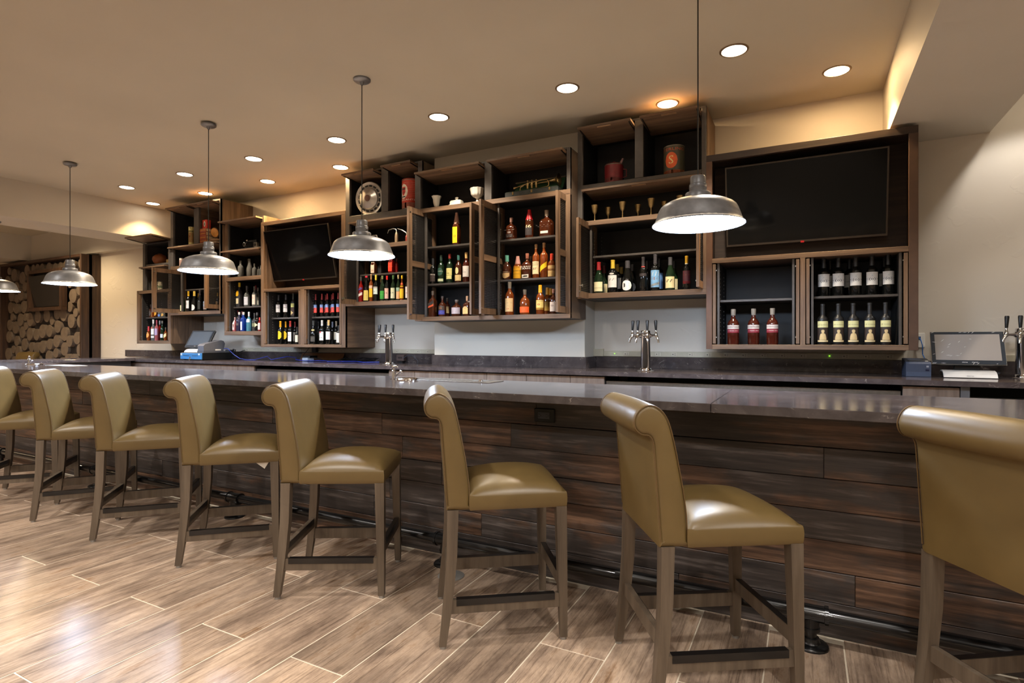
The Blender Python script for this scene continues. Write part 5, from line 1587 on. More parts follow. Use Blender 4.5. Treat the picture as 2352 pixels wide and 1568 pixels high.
# ------------------------------------------------------------------ curios in the open boxes
B6 = Z(1129, 457.5, Y6)
def lathe_thing(name, prof, px, Y, zs, m, label, cat, group=None, n=28, **kw):
    return tag(obj(name, MB().lathe(prof, n=n, **kw), m, None, loc=None), label, cat, group)
def put(o, x, y, z, rz=0):
    o.location = (x, y, z)
    o.rotation_euler = (0, 0, rz)
    return o
def sz(px_, px, Y):                                         # a size in the photo as metres at that depth
    return px_ / F * dist(px, Y)
def can(px, yt, yb, wd, Y, zs, cols, text, label, cat='can', name='tin_can', lid=None, rim=None):
    """round tin: cols = painted bands (z0, z1, colour); text as on the bottles"""
    u = (px - 1176) / F
    H, r = sz(yb - yt, px, Y), sz(wd / 2, px, Y) / sqrt(1 + u * u * .8)
    o = obj(name, MB().lathe([(0, 0), (r, 0), (r * 1.02, .003), (r * 1.02, .006), (r, .009), (r, H - .009), (r * 1.02, H - .006), (r * 1.02, H - .002), (r * .97, H - .001), (r * .95, H - .006), (0, H - .005)], n=32), rim or mat((120, 112, 100), .45, .5, .2, 30))
    put(o, X(px, Y), Y, zs)
    tag(o, label, cat)
    for z0, z1, c in cols:
        obj('painted_band', MB().lathe([(r + .0006, .009 + z0 * (H - .018)), (r + .0006, .009 + z1 * (H - .018))], n=32), mat(c, .5, 0, .18, 22, name='tin_paint'), o)
    for it in text:
        s, size, zf, col, wf = it[:5]
        an = it[5] if len(it) > 5 else 0
        def f(a, b):
            t = a / r + an
            return ((r + .0016) * sin(t), -(r + .0016) * cos(t), zf * H + b)
        obj('lettering', letters(MB(), s, size, f, width=wf * r * 2 if wf else None), mat(col, .6, 0, 0, 1, name='ink'), o, fix=False)
    return o, H, r
def badge(o, r, an, zc, ha, hz, col, kind='oval', lift=.0012, name='badge'):
    fn = shape_fn(kind)
    vs, fs, N = [], [], 16
    for i in range(N + 1):
        t = -1 + 2 * i / N
        lo, hi = fn(t)
        for k in (lo, hi):
            vs.append(((r + lift) * sin(an + ha * t), -(r + lift) * cos(an + ha * t), zc + hz * k))
    for i in range(N):
        fs.append((2 * i, 2 * i + 2, 2 * i + 3, 2 * i + 1))
    return obj(name, MB().add(vs, fs, True), mat(col, .55, 0, .12, 30, name='badge_paint'), o, fix=False)

# tall cabinet: red can with a spout, tobacco tin
o, H, r = can(1410.5, 374, 418, 43, YF + .115, B7 + .0005, [(.0, 1.0, (118, 30, 34)), (.06, .24, (140, 108, 104))], [], 'small worn red can with lid and side handle in the tall cabinet')
obj('lid', MB().lathe([(r * 1.0, H), (r * .95, H + .006), (r * .5, H + .018), (.012, H + .022), (.012, H + .032), (0, H + .034)], n=28), mat((112, 34, 38), .5, .2, .25, 30), o)
obj('pouring_spout', MB().tube([(r * .75, -.02, H - .004), (r * .98, -.02, H + .03), (r * 1.05, -.02, H + .045)], [.014, .011, .010], 10), mat((128, 96, 92), .5, .3, .25, 30), o)
obj('handle', MB().tube([(r, 0, H * .75), (r + .03, 0, H * .7), (r + .03, 0, H * .35), (r, 0, H * .3)], .005, 8), mat((110, 40, 42), .5, .3, .25, 30), o)
o, H, r = can(1548.5, 334, 401, 48, YF + .115, B7 + .0005, [(.0, 1.0, (70, 66, 48)), (.0, .12, (196, 96, 46))], [('STERLING', .034, .85, (176, 74, 42), 1.25), ('TOBACCO', .028, .085, (112, 56, 30), 1.2)], 'round dark green tobacco tin with orange centre emblem in the tall cabinet')
badge(o, r, -.1, H * .48, .62, H * .27, (214, 92, 40), 'oval')
obj('lettering', letters(MB(), 'S', .10, lambda a, b: ((r + .002) * sin(a / r - .1), -(r + .002) * cos(a / r - .1), H * .48 + b)), mat((226, 206, 140), .6, 0, 0, 1), o, fix=False)
# goblets
gob = None
gold_brass = mat((168, 142, 96), .3, .9, .25, 40, name='tarnished_brass')
for i, (px, yt, yb, w_, yo) in enumerate([(1366, 465.3, 501.5, 15, .10), (1397, 464.8, 499.5, 14, .20), (1430, 457.3, 494.6, 15.5, .10), (1465.5, 456.5, 491.7, 12.5, .22), (1495.5, 449.5, 487.5, 17, .10), (1525.8, 449, 484, 12.5, .22), (1562.3, 442, 478, 16, .12), (1590, 440, 474, 13, .22)]):
    Y = YF + yo - .05
    if gob is None:
        H = sz(37, 1366, Y)
        r = sz(7.6, 1366, Y)
        gob = obj('goblet', MB().lathe([(0, 0), (r * .75, 0), (r * .72, .004), (.006, .010), (.0045, H * .1), (.0065, H * .17), (.0045, H * .24), (.006, H * .31), (.0045, H * .38), (.006, H * .44), (r * .55, H * .52), (r * .74, H * .62), (r * .84, H * .78), (r * 1.02, H), (r * .98, H), (r * .80, H * .78), (r * .68, H * .62), (0, H * .5)], n=24), gold_brass)
        o = gob
    else:
        o = gob.copy()
        COL.objects.link(o)
        k = (.93 if yo > .15 else 1.0)
        o.scale = (k, k, k)
    put(o, X(px, Y), Y, G7 + .0005)
    tag(o, 'small tarnished brass goblet, %s from the left of the goblet row' % (ordn + ['eighth'])[i], 'goblet', 'brass goblets in the tall cabinet')

# centre cabinet: milk glass, trumpet in its case
milk = mat((226, 220, 206), .3, 0, .03, 30, name='milk_glass')
Y = Y6 + .075
x = X(1002.8, Y)
def fluted(prof, n, lobes, amp, m=None):
    b = MB().lathe(prof, n=n)
    b.v = [(vx * (1 + amp * cos(lobes * math.atan2(vy, vx))), vy * (1 + amp * cos(lobes * math.atan2(vy, vx))), vz) for vx, vy, vz in b.v]
    return b
H, r = sz(28.5, 1002, Y), sz(10.5, 1002, Y)
put(tag(obj('vase', fluted([(0, 0), (r * .36, 0), (r * .40, .006), (r * .32, .014), (r * .52, H * .2), (r * .70, H * .45), (r * .78, H * .75), (r * 1.05, H * .97), (r * 1.08, H), (r * .98, H), (r * .7, H * .75), (0, H * .3)], 48, 8, .03), milk), 'white milk glass footed vase, left of the covered dish', 'vase'), x, Y, B6 + .0005)
x = X(1049, Y + .02)
w_, H = sz(14.5, 1049, Y), sz(22, 1049, Y)
t = thing('butter_dish', 'white milk glass covered butter dish between vase and compote', 'dish', (x, Y + .02, B6 + .0005), local=True)
obj('dish', MB().lathe([(0, 0), (w_ * .9, 0), (w_ * 1.15, .010), (w_ * 1.15, .016), (0, .016)], n=32, power=[1, .3, .3, .3, 1], sy=.7), milk, t)
obj('cover', MB().lathe([(w_ * 1.02, .0165), (w_ * 1.02, H * .5), (w_ * .9, H * .62), (w_ * .3, H * .70), (.014, H * .74), (.012, H * .82), (.02, H * .9), (.014, H * .98), (0, H)], n=32, power=[.3, .3, .35, .5, 1, 1, 1, 1, 1], sy=.62), milk, t)
x = X(1096.5, Y)
H, r = sz(34, 1096, Y), sz(16.5, 1096, Y)
put(tag(obj('compote', fluted([(0, 0), (r * .5, 0), (r * .46, .008), (.012, .02), (.010, H * .28), (.018, H * .36), (r * .62, H * .44), (r * .88, H * .6), (r * .93, H * .8), (r * 1.03, H * .97), (r * .97, H), (r * .84, H * .8), (r * .7, H * .55), (0, H * .46)], 60, 12, .035), milk), 'white milk glass compote bowl with scalloped rim on a stem', 'bowl'), x, Y, B6 + .0005)
# trumpet case: open shell lined with green, trumpet in front
Yt = Y6 + .085
xa, xb = X(1166, Yt), X(1287, Yt)
t = thing('trumpet_case', 'old black trumpet case standing open, lined with green velvet', 'case', ((xa + xb) / 2, Yt, B6))
cblk = mat((52, 56, 54), .55, .1, .2, 30, name='worn_case_leather')
green = mat((22, 60, 30), .8, 0, .35, 14, name='green_velvet')
zb_, zt_ = B6 + .0005, B6 + sz(47, 1225, Yt)
obj('lower_shell', MB().cbox(xa, xb, Yt - .06, Yt + .07, zb_, zb_ + .052, .006), cblk, t)
obj('lining', MB().box(xa + .012, xb - .012, Yt - .05, Yt + .06, zb_ + .053, zb_ + .056), green, t)
m = MB().prism([(Yt + .062, zb_ + .055), (Yt + .14, zt_ - .012), (Yt + .152, zt_ - .012), (Yt + .076, zb_ + .055)], lambda y, z: (xa + .03, y, z), lambda y, z: (xb - .005, y, z))
obj('open_lid', m, green, t)
m = MB().prism([(Yt + .125, zt_ - .012), (Yt + .125, zt_), (Yt + .16, zt_), (Yt + .16, zt_ - .012)], lambda y, z: (xa + .02, y, z), lambda y, z: (xb - .0, y, z))
obj('lid_edge', m, mat((92, 84, 66), .5, .2, .3, 20), t)
for px in (1178, 1221, 1262):
    xx = X(px, Yt - .06)
    obj('clasp', MB().cbox(xx - .008, xx + .008, Yt - .066, Yt - .0605, zb_ + .02, zb_ + .048, .002), gold_brass, t)
zt = zb_ + .115
tx = lambda p: X(p, Yt)
t = thing('trumpet', 'brass trumpet lying in the green lined case', 'trumpet', (tx(1225), Yt, zt))
y_ = Yt - .005
obj('leadpipe', MB().tube([(tx(1181), y_, zt - .02), (tx(1186), y_, zt - .018), (tx(1188), y_, zt - .014), (tx(1215), y_, zt + .01), (tx(1245), y_, zt + .022), (tx(1256), y_, zt + .02), (tx(1261), y_, zt), (tx(1261), y_, zt - .035), (tx(1257), y_, zt - .045), (tx(1240), y_, zt - .05), (tx(1200), y_, zt - .052), (tx(1195), y_, zt - .045), (tx(1196), y_, zt - .02), (tx(1204), y_, zt - .004)], [.011, .009, .005] + [.0055] * 11, 8), gold_brass, t)
obj('bell', MB().tube([(tx(1206), y_ + .02, zt - .002), (tx(1240), y_ + .02, zt + .004), (tx(1258), y_ + .02, zt + .006), (tx(1270), y_ + .02, zt + .008), (tx(1277), y_ + .02, zt + .009), (tx(1281), y_ + .02, zt + .01), (tx(1283), y_ + .02, zt + .01)], [.0055, .0065, .010, .017, .028, .044, .056], 16, cap=False), gold_brass, t)
for px in (1212.5, 1222.5, 1232.5):
    obj('valve', MB().lathe([(0, -.05), (.0085, -.05), (.0105, -.045), (.0105, .0), (.0085, .004), (.003, .006), (.003, .020), (.008, .022), (.008, .026), (0, .027)], (tx(px), y_, zt + .008), 12), gold_brass, t)

# hubcap cabinet
Y = YF + .06
hx, hz_, hr = X(849, Y), 0, sz(38, 849, Y)
hub = thing('hubcap', 'round silver hubcap with slotted rim standing in the box', 'hubcap', (hx, Y, B5 + hr), local=True)
hub.rotation_euler = (radians(4), 0, radians(6))
alu = mat((190, 184, 176), .3, .75, .08, 20, name='dull_aluminium')
def face(prof, mt, nm):
    b = MB().lathe(prof, n=48)
    b.v = [(vx, -vz, vy) for vx, vy, vz in b.v]
    return obj(nm, b, mt, hub)
face([(hr, -.012), (hr, .0), (hr * .97, .012), (hr * .86, .006), (hr * .80, .002), (hr * .66, .006), (hr * .62, .020), (hr * .58, .026), (hr * .34, .034), (hr * .30, .040), (hr * .22, .042), (0, .044)], alu, 'disc')
face([(hr * .19, .0425), (hr * .19, .047), (0, .048)], mat((104, 74, 64), .4, .2, .1, 30), 'centre_cap')
for k in range(16):
    a0, a1 = 2 * pi * (k + .14) / 16, 2 * pi * (k + .86) / 16
    vs = []
    for q in range(5):
        a = a0 + (a1 - a0) * q / 4
        for rr, e in ((hr * .70, .0075), (hr * .80, .0055)):
            vs.append((rr * cos(a), -e - .0035, rr * sin(a)))
    obj('rim_slot', MB().add(vs, [(2 * q, 2 * q + 1, 2 * q + 3, 2 * q + 2) for q in range(4)]), black_plastic, hub, fix=False)
o, H, r = can(944, 415, 482, 41, YF + .10, B5 + .0005, [(.0, 1.0, (186, 52, 30)), (.0, .20, (200, 178, 152))], [('66', .045, .56, (70, 24, 20), None, -.3), ('LUBRICANTS', .026, .305, (232, 216, 196), 1.25, -.15)], 'red and white round oil can with a shield emblem')
badge(o, r, -.3, H * .60, .60, H * .25, (226, 214, 196), 'oval', .0009)
badge(o, r, -.3, H * .60, .30, H * .15, (190, 46, 36), 'shield', .0013, 'shield')
badge(o, r, -.3, H * .68, .30, H * .028, (60, 22, 20), 'rect', .0016, 'shield_bar')
badge(o, r, -.3, H * .415, .30, H * .022, (50, 40, 38), 'rect', .0014, 'shield_base')
for k in range(9):
    obj('painted_line', MB().lathe([(r + .0008, H * (.40 + .06 * k)), (r + .0008, H * (.406 + .06 * k))], n=32), mat((222, 150, 128), .6, 0, 0, 1), o)
obj('lid', MB().lathe([(r * 1.02, H - .002), (r * 1.02, H + .008), (r * .9, H + .012), (0, H + .014)], n=28), mat((150, 52, 34), .5, .3, .3, 26), o)
for px, yt, yb, w_, c, lab, sp in ((868.5, 541, 553.5, 8, (92, 106, 98), 'small grey green oil can with thin bent spout', ((-.0, .0), (-.02, .05), (-.09, .055))), (911, 528, 553, 8.5, (150, 128, 100), 'small tan oil can with long curved spout', ((0, 0), (-.01, .035), (-.05, .045), (-.11, .035), (-.125, .0))), (934.5, 535, 551, 7, (140, 54, 40), 'small red oil can with thin straight spout', ((0, 0), (-.01, .03), (-.06, .06), (-.13, .085)))):
    Y = YF + .055
    H, r = sz(yb - yt, px, Y), sz(w_ / 2, px, Y)
    t = thing('oil_can', lab, 'oil can', (X(px, Y), Y, G5 + .0005), 'small oil cans', local=True)
    obj('can_body', MB().lathe([(0, 0), (r, 0), (r, H * .7), (r * .8, H * .86), (.008, H), (0, H)], n=20), mat(c, .4, .5, .2, 30), t)
    obj('spout', MB().tube([(a, 0, H - .003 + b) for a, b in sp], [.0055] * (len(sp) - 1) + [.003], 8), mat((150, 144, 132), .35, .8, .1, 30), t)

# camera cabinet
Y = Y3 + .125
t = thing('folding_camera', 'black vintage bellows camera in the narrow cabinet', 'camera', (X(578, Y), Y, B3 + .0005), local=True)
lth = mat((24, 23, 23), .5, 0, .2, 60, name='black_leatherette')
obj('body', MB().cbox(-.085, .085, .0, .045, 0, .13, .006), lth, t)
m = MB()
for k in range(6):
    s_ = .052 - .004 * k
    m.cbox(-.03 - s_ * .8, -.03 + s_ * .8, -.012 * k - .011, -.012 * k, .055 - s_, .055 + s_, .002)
b = obj('bellows', m, lth, t); b['kind'] = 'stuff'
obj('lens', MB().tube([(-.03, -.072, .06), (-.03, -.090, .06), (-.03, -.092, .06)], [.028, .028, .022], 20), chrome, t)
obj('lens_glass', MB().tube([(-.03, -.0922, .06), (-.03, -.0935, .06)], [.018, .018], 16), screen_black, t)
obj('viewfinder', MB().cbox(-.018, .008, -.07, -.05, .1, .122, .002), chrome, t)
obj('bed', MB().box(-.075, .015, -.10, -.0005, 0, .006), black_metal, t)
t = thing('metal_gauge', 'small grey metal gauge standing right of the camera', 'curio', (X(596.5, Y), Y - .05, B3 + .0005), local=True)
obj('case', MB().cbox(-.03, .03, -.02, .02, 0, .075, .004), mat((110, 104, 96), .4, .5, .15, 30), t)
obj('dial', MB().tube([(0, -.0205, .045), (0, -.024, .045)], [.018, .018], 16), black_plastic, t)

# tall left cabinet
Y = YF + .10
o, H, r = can(440, 512, 556, 14, Y, B2 + .0005, [(0, 1, (206, 190, 120)), (.72, .80, (90, 80, 50)), (.15, .68, (202, 134, 86))], [('*  *', .06, .87, (60, 52, 36), .8), ('o', .06, .5, (150, 60, 40), .6)], 'tall cream tin with orange picture panel in the tall left cabinet')
bx0, bx1 = X(462.5, Y), X(486, Y)
zz = B2 + .0005
for i, (dh, dx0, dx1, c, lab) in enumerate(((.055, 0, .02, (140, 62, 36), 'brown leather book at the bottom of the small book stack'), (.060, -.015, .01, (150, 70, 40), 'brown leather book second from the bottom of the stack'), (.062, -.02, .0, (142, 58, 32), 'reddish brown book second from the top of the stack'), (.05, -.02, .005, (156, 84, 54), 'thin tan book lying on top of the stack'))):
    t = thing('book', lab, 'book', ((bx0 + bx1) / 2, Y, zz), 'old books in the tall left cabinet')
    a, b, h_ = bx0 + dx0, bx1 + dx1, dh * .85
    cv = mat(c, .5, 0, .2, 40, name='leather_cover')
    m = MB().box(a, b, Y - .08, Y + .10, zz, zz + .004).box(a, b, Y - .08, Y + .10, zz + h_ - .004, zz + h_).box(a, b, Y - .084, Y - .080, zz, zz + h_)
    m = MB().prism([(Y - .084, zz), (Y + .10, zz), (Y + .10, zz + .004), (Y - .079, zz + .004), (Y - .079, zz + h_ - .004), (Y + .10, zz + h_ - .004), (Y + .10, zz + h_), (Y - .084, zz + h_)], lambda y, z: (a, y, z), lambda y, z: (b, y, z))
    obj('cover', m, cv, t)
    obj('pages', MB().box(a + .004, b - .004, Y - .078, Y + .094, zz + .0045, zz + h_ - .0045), mat((214, 190, 150), .8, 0, .1, 60), t)
    obj('spine_band', MB().box(a + .01, b - .01, Y - .0855, Y - .0842, zz + h_ * .42, zz + h_ * .58), mat((196, 140, 60), .4, .4, .1, 30), t)
    zz += h_ + .0008
Yb = Y - .02
xc = X(474.5, Yb)
t = thing('card_box', 'small red box with white oval standing on the books', 'box', (xc, Yb, zz), local=True)
obj('carton', MB().cbox(-.048, .048, -.03, .03, 0, .125, .002), mat((206, 62, 46), .5, 0, .08, 30), t)
m = MB().add([(.022 * cos(2 * pi * k / 20), -.0308, .068 + .038 * sin(2 * pi * k / 20)) for k in range(20)], [tuple(range(20))])
obj('oval_print', m, mat((232, 220, 200), .6, 0, 0, 1), t, fix=False)
m = MB().add([(.010 * cos(2 * pi * k / 16), -.0314, .066 + .024 * sin(2 * pi * k / 16)) for k in range(16)], [tuple(range(16))])
obj('figure_print', m, mat((90, 84, 70), .6, 0, 0, 1), t, fix=False)
Yg = Y - .01
t = thing('baseball_glove', 'old tan padded leather glove lying beside the books', 'glove', (X(495, Yg), Yg, B2 + .0005), local=True)
tan = mat((206, 140, 60), .45, 0, .25, 12, name='tan_glove_leather')
m = MB().lathe([(0, -.035), (.06, -.03), (.088, -.005), (.08, .02), (.045, .035), (0, .03)], n=28)
m.v = [(vx * .95, -vz * .8, vy * .75 + vx * -.22) for vx, vy, vz in m.v]
m.v = [(a, b, c + .135) for a, b, c in m.v]
obj('palm', m, tan, t)
obj('dark_trim', MB().tube([(.088 * .95 * cos(a) , -.004, .135 + .088 * .75 * sin(a) - .22 * .088 * cos(a)) for a in [pi * .5 + 2 * pi * k / 24 for k in range(25)]], .008, 6), mat((60, 40, 26), .6, 0, .2, 20), t)
m = MB().lathe([(0, 0), (.09, .004), (.11, .025), (.08, .05), (0, .056)], n=24, sx=1, sy=.5)
obj('cuff', m, mat((150, 116, 82), .6, 0, .25, 14), t)
t = thing('brush', 'upright brush with orange wooden handle and grey bristles', 'brush', (X(499.5, Yg), Yg + .09, B2 + .0005), local=True)
obj('stand_block', MB().cbox(-.03, .03, -.025, .025, 0, .17, .006), mat((120, 112, 104), .6, 0, .2, 20), t)
obj('bristles', MB().lathe([(.028, .171), (.032, .20), (.016, .24), (.012, .33), (0, .33)], n=16), mat((126, 128, 132), .7, 0, .2, 60), t)
obj('handle', MB().tube([(0, 0, .332), (-.005, 0, .40), (-.008, 0, .43)], [.013, .015, .011], 12), mat((206, 128, 62), .4, 0, .15, 20), t)
def mug(px, yt, yb, w_, Y, zs, bands, label):
    H, r = sz(yb - yt, px, Y), sz(w_ / 2, px, Y) * .85
    o = obj('mug', MB().lathe([(0, 0), (r * .96, 0), (r, .004), (r, H), (r * .93, H), (r * .93, .008), (0, .008)], n=28), mat((214, 204, 190), .35, 0, .05, 30))
    put(o, X(px, Y), Y, zs)
    tag(o, label, 'mug', 'mugs in the tall left cabinet')
    obj('handle', MB().tube([(r * .96, 0, H * .8), (r + .022, 0, H * .75), (r + .028, 0, H * .5), (r + .020, 0, H * .25), (r * .96, 0, H * .2)], .005, 8), mat((214, 204, 190), .35, 0, .05, 30), o)
    for z0, z1, c in bands:
        obj('painted_band', MB().lathe([(r + .0006, z0 * H), (r + .0006, z1 * H)], n=28), mat(c, .4, 0, .3, 60), o)
for a in ((417.2, 590, 610, 11, Y, G2 + .0005, [(.2, .8, (150, 120, 110))], 'white mug with brown flower print, leftmost in the mug row'), (431, 588.5, 609, 11.5, Y + .03, G2 + .0005, [(.3, .85, (186, 120, 140))], 'white mug with pink print, second in the mug row'),
          (447.5, 586.5, 608, 12, Y, G2 + .0005, [(.45, .8, (206, 180, 110))], 'cream mug with yellow band, third in the mug row'), (462, 584.5, 607, 12, Y + .03, G2 + .0005, [(.4, .8, (222, 178, 80))], 'yellow banded mug behind the pendant neck'), (489, 583, 604, 12, Y, G2 + .0005, [(.3, .7, (120, 100, 90))], 'mug at the right end of the mug row behind the pendant')):
    mug(*a)
# far left cabinet
Y = YF + .115
o = obj('gourd_pot', MB().lathe([(0, 0), (.05, 0), (.085, .03), (.102, .075), (.095, .115), (.06, .145), (.03, .152), (.028, .160), (.018, .158), (.016, .14), (0, .13)], n=32), mat((140, 78, 38), .45, 0, .25, 9, name='burnished_gourd'))
put(tag(o, 'round brown gourd pot in the far left cabinet', 'pot'), X(368, Y), Y, B1 + .0005)
Yt_ = YF + .06
t = thing('trophy', 'small gold figure trophy beside the gourd pot', 'trophy', (X(389, Yt_), Yt_, B1 + .0005), local=True)
obj('plinth', MB().cbox(-.03, .03, -.03, .03, 0, .05, .003), gold_brass, t)
obj('figure', MB().lathe([(.022, .051), (.012, .062), (.010, .085), (.016, .10), (.010, .115), (.017, .14), (.02, .155), (.009, .168), (.011, .178), (.008, .19), (0, .196)], n=18), mat((206, 160, 60), .25, .95, .1, 30), t)
can(354.5, 641.5, 663, 13, Y - .04, G1 + .0005, [(.0, 1, (214, 200, 180)), (0, .22, (170, 34, 26)), (.42, .48, (150, 140, 60))], [('- - -', .022, .7, (186, 60, 40), 1.0)], 'small white and red tin in the far left cabinet')
can(367.5, 640.5, 661.5, 12, Y - .02, G1 + .0005, [(.0, 1, (218, 206, 170)), (.25, .34, (60, 120, 60)), (.40, .46, (60, 120, 60))], [], 'small cream and green tin in the far left cabinet')

# ------------------------------------------------------------------ things on the back counter
def tap_tower(px, Y, label):
    t = thing('beer_tap_tower', label, 'beer tap', (X(px, Y), Y, CT), 'chrome beer taps', local=True)
    obj('column', MB().lathe([(.040, .004), (.040, .318), (.041, .320), (.041, .338), (.037, .343), (0, .344)], n=40), chrome, t)
    obj('base_flange', MB().lathe([(0, 0), (.075, 0), (.075, .003), (.066, .006), (.050, .008), (.047, .022), (.043, .026), (.0405, .026)], n=40), chrome, t)
    for a in (-63, -21, 21, 63):
        c, s_ = cos(radians(a)), sin(radians(a))
        P = lambda q, z: (s_ * q, -c * q, z)
        f = obj('faucet', MB().tube([P(.041, .30), P(.052, .30), P(.056, .30), P(.10, .30), P(.112, .298), P(.124, .285), P(.134, .262), P(.137, .240)], [.019, .019, .011, .010, .015, .012, .009, .0075], 12), chrome, t)
        obj('collar', MB().tube([P(.112, .305), P(.112, .322), P(.112, .326), P(.112, .345)], [.013, .011, .008, .008], 12), chrome, f)
        obj('tap_handle', MB().tube([P(.112, .3455), P(.111, .36), P(.108, .42), P(.108, .428)], [.009, .010, .014, .011], 12), black_plastic, f)
    return t
tap_tower(1483, 4.74, 'chrome tap tower with four black handles right of the pilaster')
tap_tower(893.5, 4.74, 'chrome tap tower left of the pilaster')
tap_tower(2349.5, 5.03, 'chrome tap tower cut off by the right edge')

# receipt printer and touch screen at the right
Y = 4.89
x0, x1 = X(2081, Y), X(2139, Y)
t = thing('receipt_printer', 'dark grey blue receipt printer left of the right touch screen', 'printer', ((x0 + x1) / 2, Y + .1, CT))
pbl = mat((60, 68, 86), .45, 0, .06, 30, name='slate_plastic')
m = MB().prism([(Y, CT + .001), (Y, CT + .092), (Y + .012, CT + .104), (Y + .19, CT + .128), (Y + .20, CT + .12), (Y + .20, CT + .001)], lambda y, z: (x0, y, z), lambda y, z: (x1, y, z))
obj('housing', m, pbl, t)
obj('front_base', MB().box(x0 + .001, x1 - .001, Y - .0015, Y - .0001, CT + .002, CT + .034), mat((70, 80, 100), .4, 0, .05, 30), t)
obj('paper_slot', MB().prism([(Y + .05, CT + .1095), (Y + .075, CT + .1128), (Y + .075, CT + .1142), (Y + .05, CT + .111)], lambda y, z: (x0 + .02, y, z), lambda y, z: (x1 - .03, y, z)), black_plastic, t)
obj('paper_slip', MB().prism([(Y + .04, CT + .1085), (Y + .065, CT + .1118), (Y + .065, CT + .1135), (Y + .04, CT + .110)], lambda y, z: (x1 - .028, y, z), lambda y, z: (x1 - .010, y, z)), white_paint, t)
obj('brand_plate', MB().box(x1 - .028, x1 - .014, Y - .0012, Y - .0002, CT + .068, CT + .080), mat((170, 172, 180), .4, .4, 0, 1), t)
obj('button_panel', MB().box(x1 - .034, x1 - .012, Y - .0012, Y - .0002, CT + .042, CT + .054), mat((20, 24, 50), .3, 0, 0, 1), t)
def touch_screen(name, label, xc, Yb, zb_, W, H, tilt, yaw, base_z, logo, scr):
    """leaning terminal: local x across, y depth, z up"""
    t = thing(name, label, 'screen', (xc, Yb, base_z), 'touch screen tills', yaw, local=True)
    dz = zb_ - base_z
    ct, st = cos(tilt), sin(tilt)
    P = lambda x, k, n: (x, st * k - ct * n, dz + ct * k + st * n)
    def slab(x0, x1, k0, k1, n0, n1):
        return MB().add([P(x, k, n) for x in (x0, x1) for k in (k0, k1) for n in (n0, n1)], [(0, 1, 3, 2), (4, 6, 7, 5), (0, 4, 5, 1), (2, 3, 7, 6), (0, 2, 6, 4), (1, 5, 7, 3)])
    obj('housing', slab(-W / 2, W / 2, 0, H, -.03, 0), mat((44, 50, 58), .25, .1, .05, 30), t)
    obj('bezel_rim', slab(-W / 2 - .003, W / 2 + .003, -.003, H + .003, -.012, -.006), brushed, t)
    obj('display', slab(-W / 2 + .022, W / 2 - .022, .028, H - .02, .0003, .0015), scr, t)
    m = MB()
    letters(m, logo[0], .011, lambda a, b: P(a - .02, b + .013, .0012))
    if logo[1]:
        letters(m, logo[1], .009, lambda a, b: P(a + .035, b + .013, .0012))
    obj('lettering', m, mat((220, 222, 226), .5, 0, 0, 1), t, fix=False)
    bw = W * .36
    # curved foot: a bent plate rising to the hinge
    Q = [(-.06, .004), (-.045, .026), (-.02, .042), (.03, .052), (.08, .050), (.13, .030), (.15, .004), (.142, .004), (.122, .022), (.075, .040), (.03, .042), (-.012, .032), (-.036, .016), (-.045, .004)]
    obj('foot', MB().prism(Q, lambda y, z: (-bw, y, z), lambda y, z: (bw, y, z)), mat((196, 194, 192), .35, .2, .03, 30), t)
    obj('neck', MB().cbox(-bw * .5, bw * .5, .052, .10, .0515, max(.075, dz + .03), .004), black_plastic, t)
    if logo[1]:
        obj('lettering', letters(MB(), logo[0], .014, lambda a, b: (a, -.0545 + b * .55, .0155 + b * .85)), mat((60, 60, 62), .5, 0, 0, 1), t, fix=False)
    return t
scr_lit = mat((150, 144, 140), .12, 0, .03, 3, name='filmed_display')
Ym = 4.90
ts = touch_screen('touch_screen', 'black framed touch screen in plastic film at the right', (X(2142, Ym) + X(2312, Ym)) / 2, Ym, CT + .096, X(2312, Ym) - X(2142, Ym), .245, radians(24), radians(-2), CT + .0005, ('micros', 'ORACLE'), scr_lit)
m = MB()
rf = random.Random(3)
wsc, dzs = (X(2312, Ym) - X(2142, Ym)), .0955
for k in range(26):                                        # pale slivers painted as glints on the wrinkled protective film
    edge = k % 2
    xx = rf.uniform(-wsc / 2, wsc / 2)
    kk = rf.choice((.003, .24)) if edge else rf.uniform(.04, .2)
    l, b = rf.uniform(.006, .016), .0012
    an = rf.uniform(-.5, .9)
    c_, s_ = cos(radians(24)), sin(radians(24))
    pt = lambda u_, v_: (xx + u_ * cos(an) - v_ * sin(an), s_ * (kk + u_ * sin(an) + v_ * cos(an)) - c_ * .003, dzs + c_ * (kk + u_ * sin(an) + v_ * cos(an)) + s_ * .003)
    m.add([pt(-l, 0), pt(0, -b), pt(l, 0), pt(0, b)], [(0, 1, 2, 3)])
o = obj('painted_film_glints', m, mat((236, 236, 238), .2, 0, 0, 1), ts, fix=False)
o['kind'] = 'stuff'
# network plate and cable
Yw = WALL - .002
x0, x1 = X(2100, Yw), X(2124, Yw)
z0, z1 = Z(2112, 798, Yw), Z(2112, 764.5, Yw)
t = thing('network_plate', 'white wall plate with blue cable beside the right television cabinet', 'wall plate', ((x0 + x1) / 2, Yw, z0))
bx('cover_plate', t, white_paint, x0, x1, Yw - .008, Yw - .0005, z0, z1, .002)
xj = X(2113, Yw)
bx('jack', t, mat((60, 90, 130), .4, 0, 0, 1), xj - .012, xj + .004, Yw - .011, Yw - .0085, z0 + .06, z0 + .085)
obj('network_cable', MB().tube([(xj - .004, Yw - .012, z0 + .07), (xj, Yw - .03, z0 + .06), (xj + .01, Yw - .035, z0 + .02), (xj + .012, Yw - .03, z0 - .05), (xj + .014, Yw - .06, CT + .14), (xj + .01, 5.06, CT + .10)], .0035, 8), mat((44, 110, 190), .4, 0, .05, 30), t)
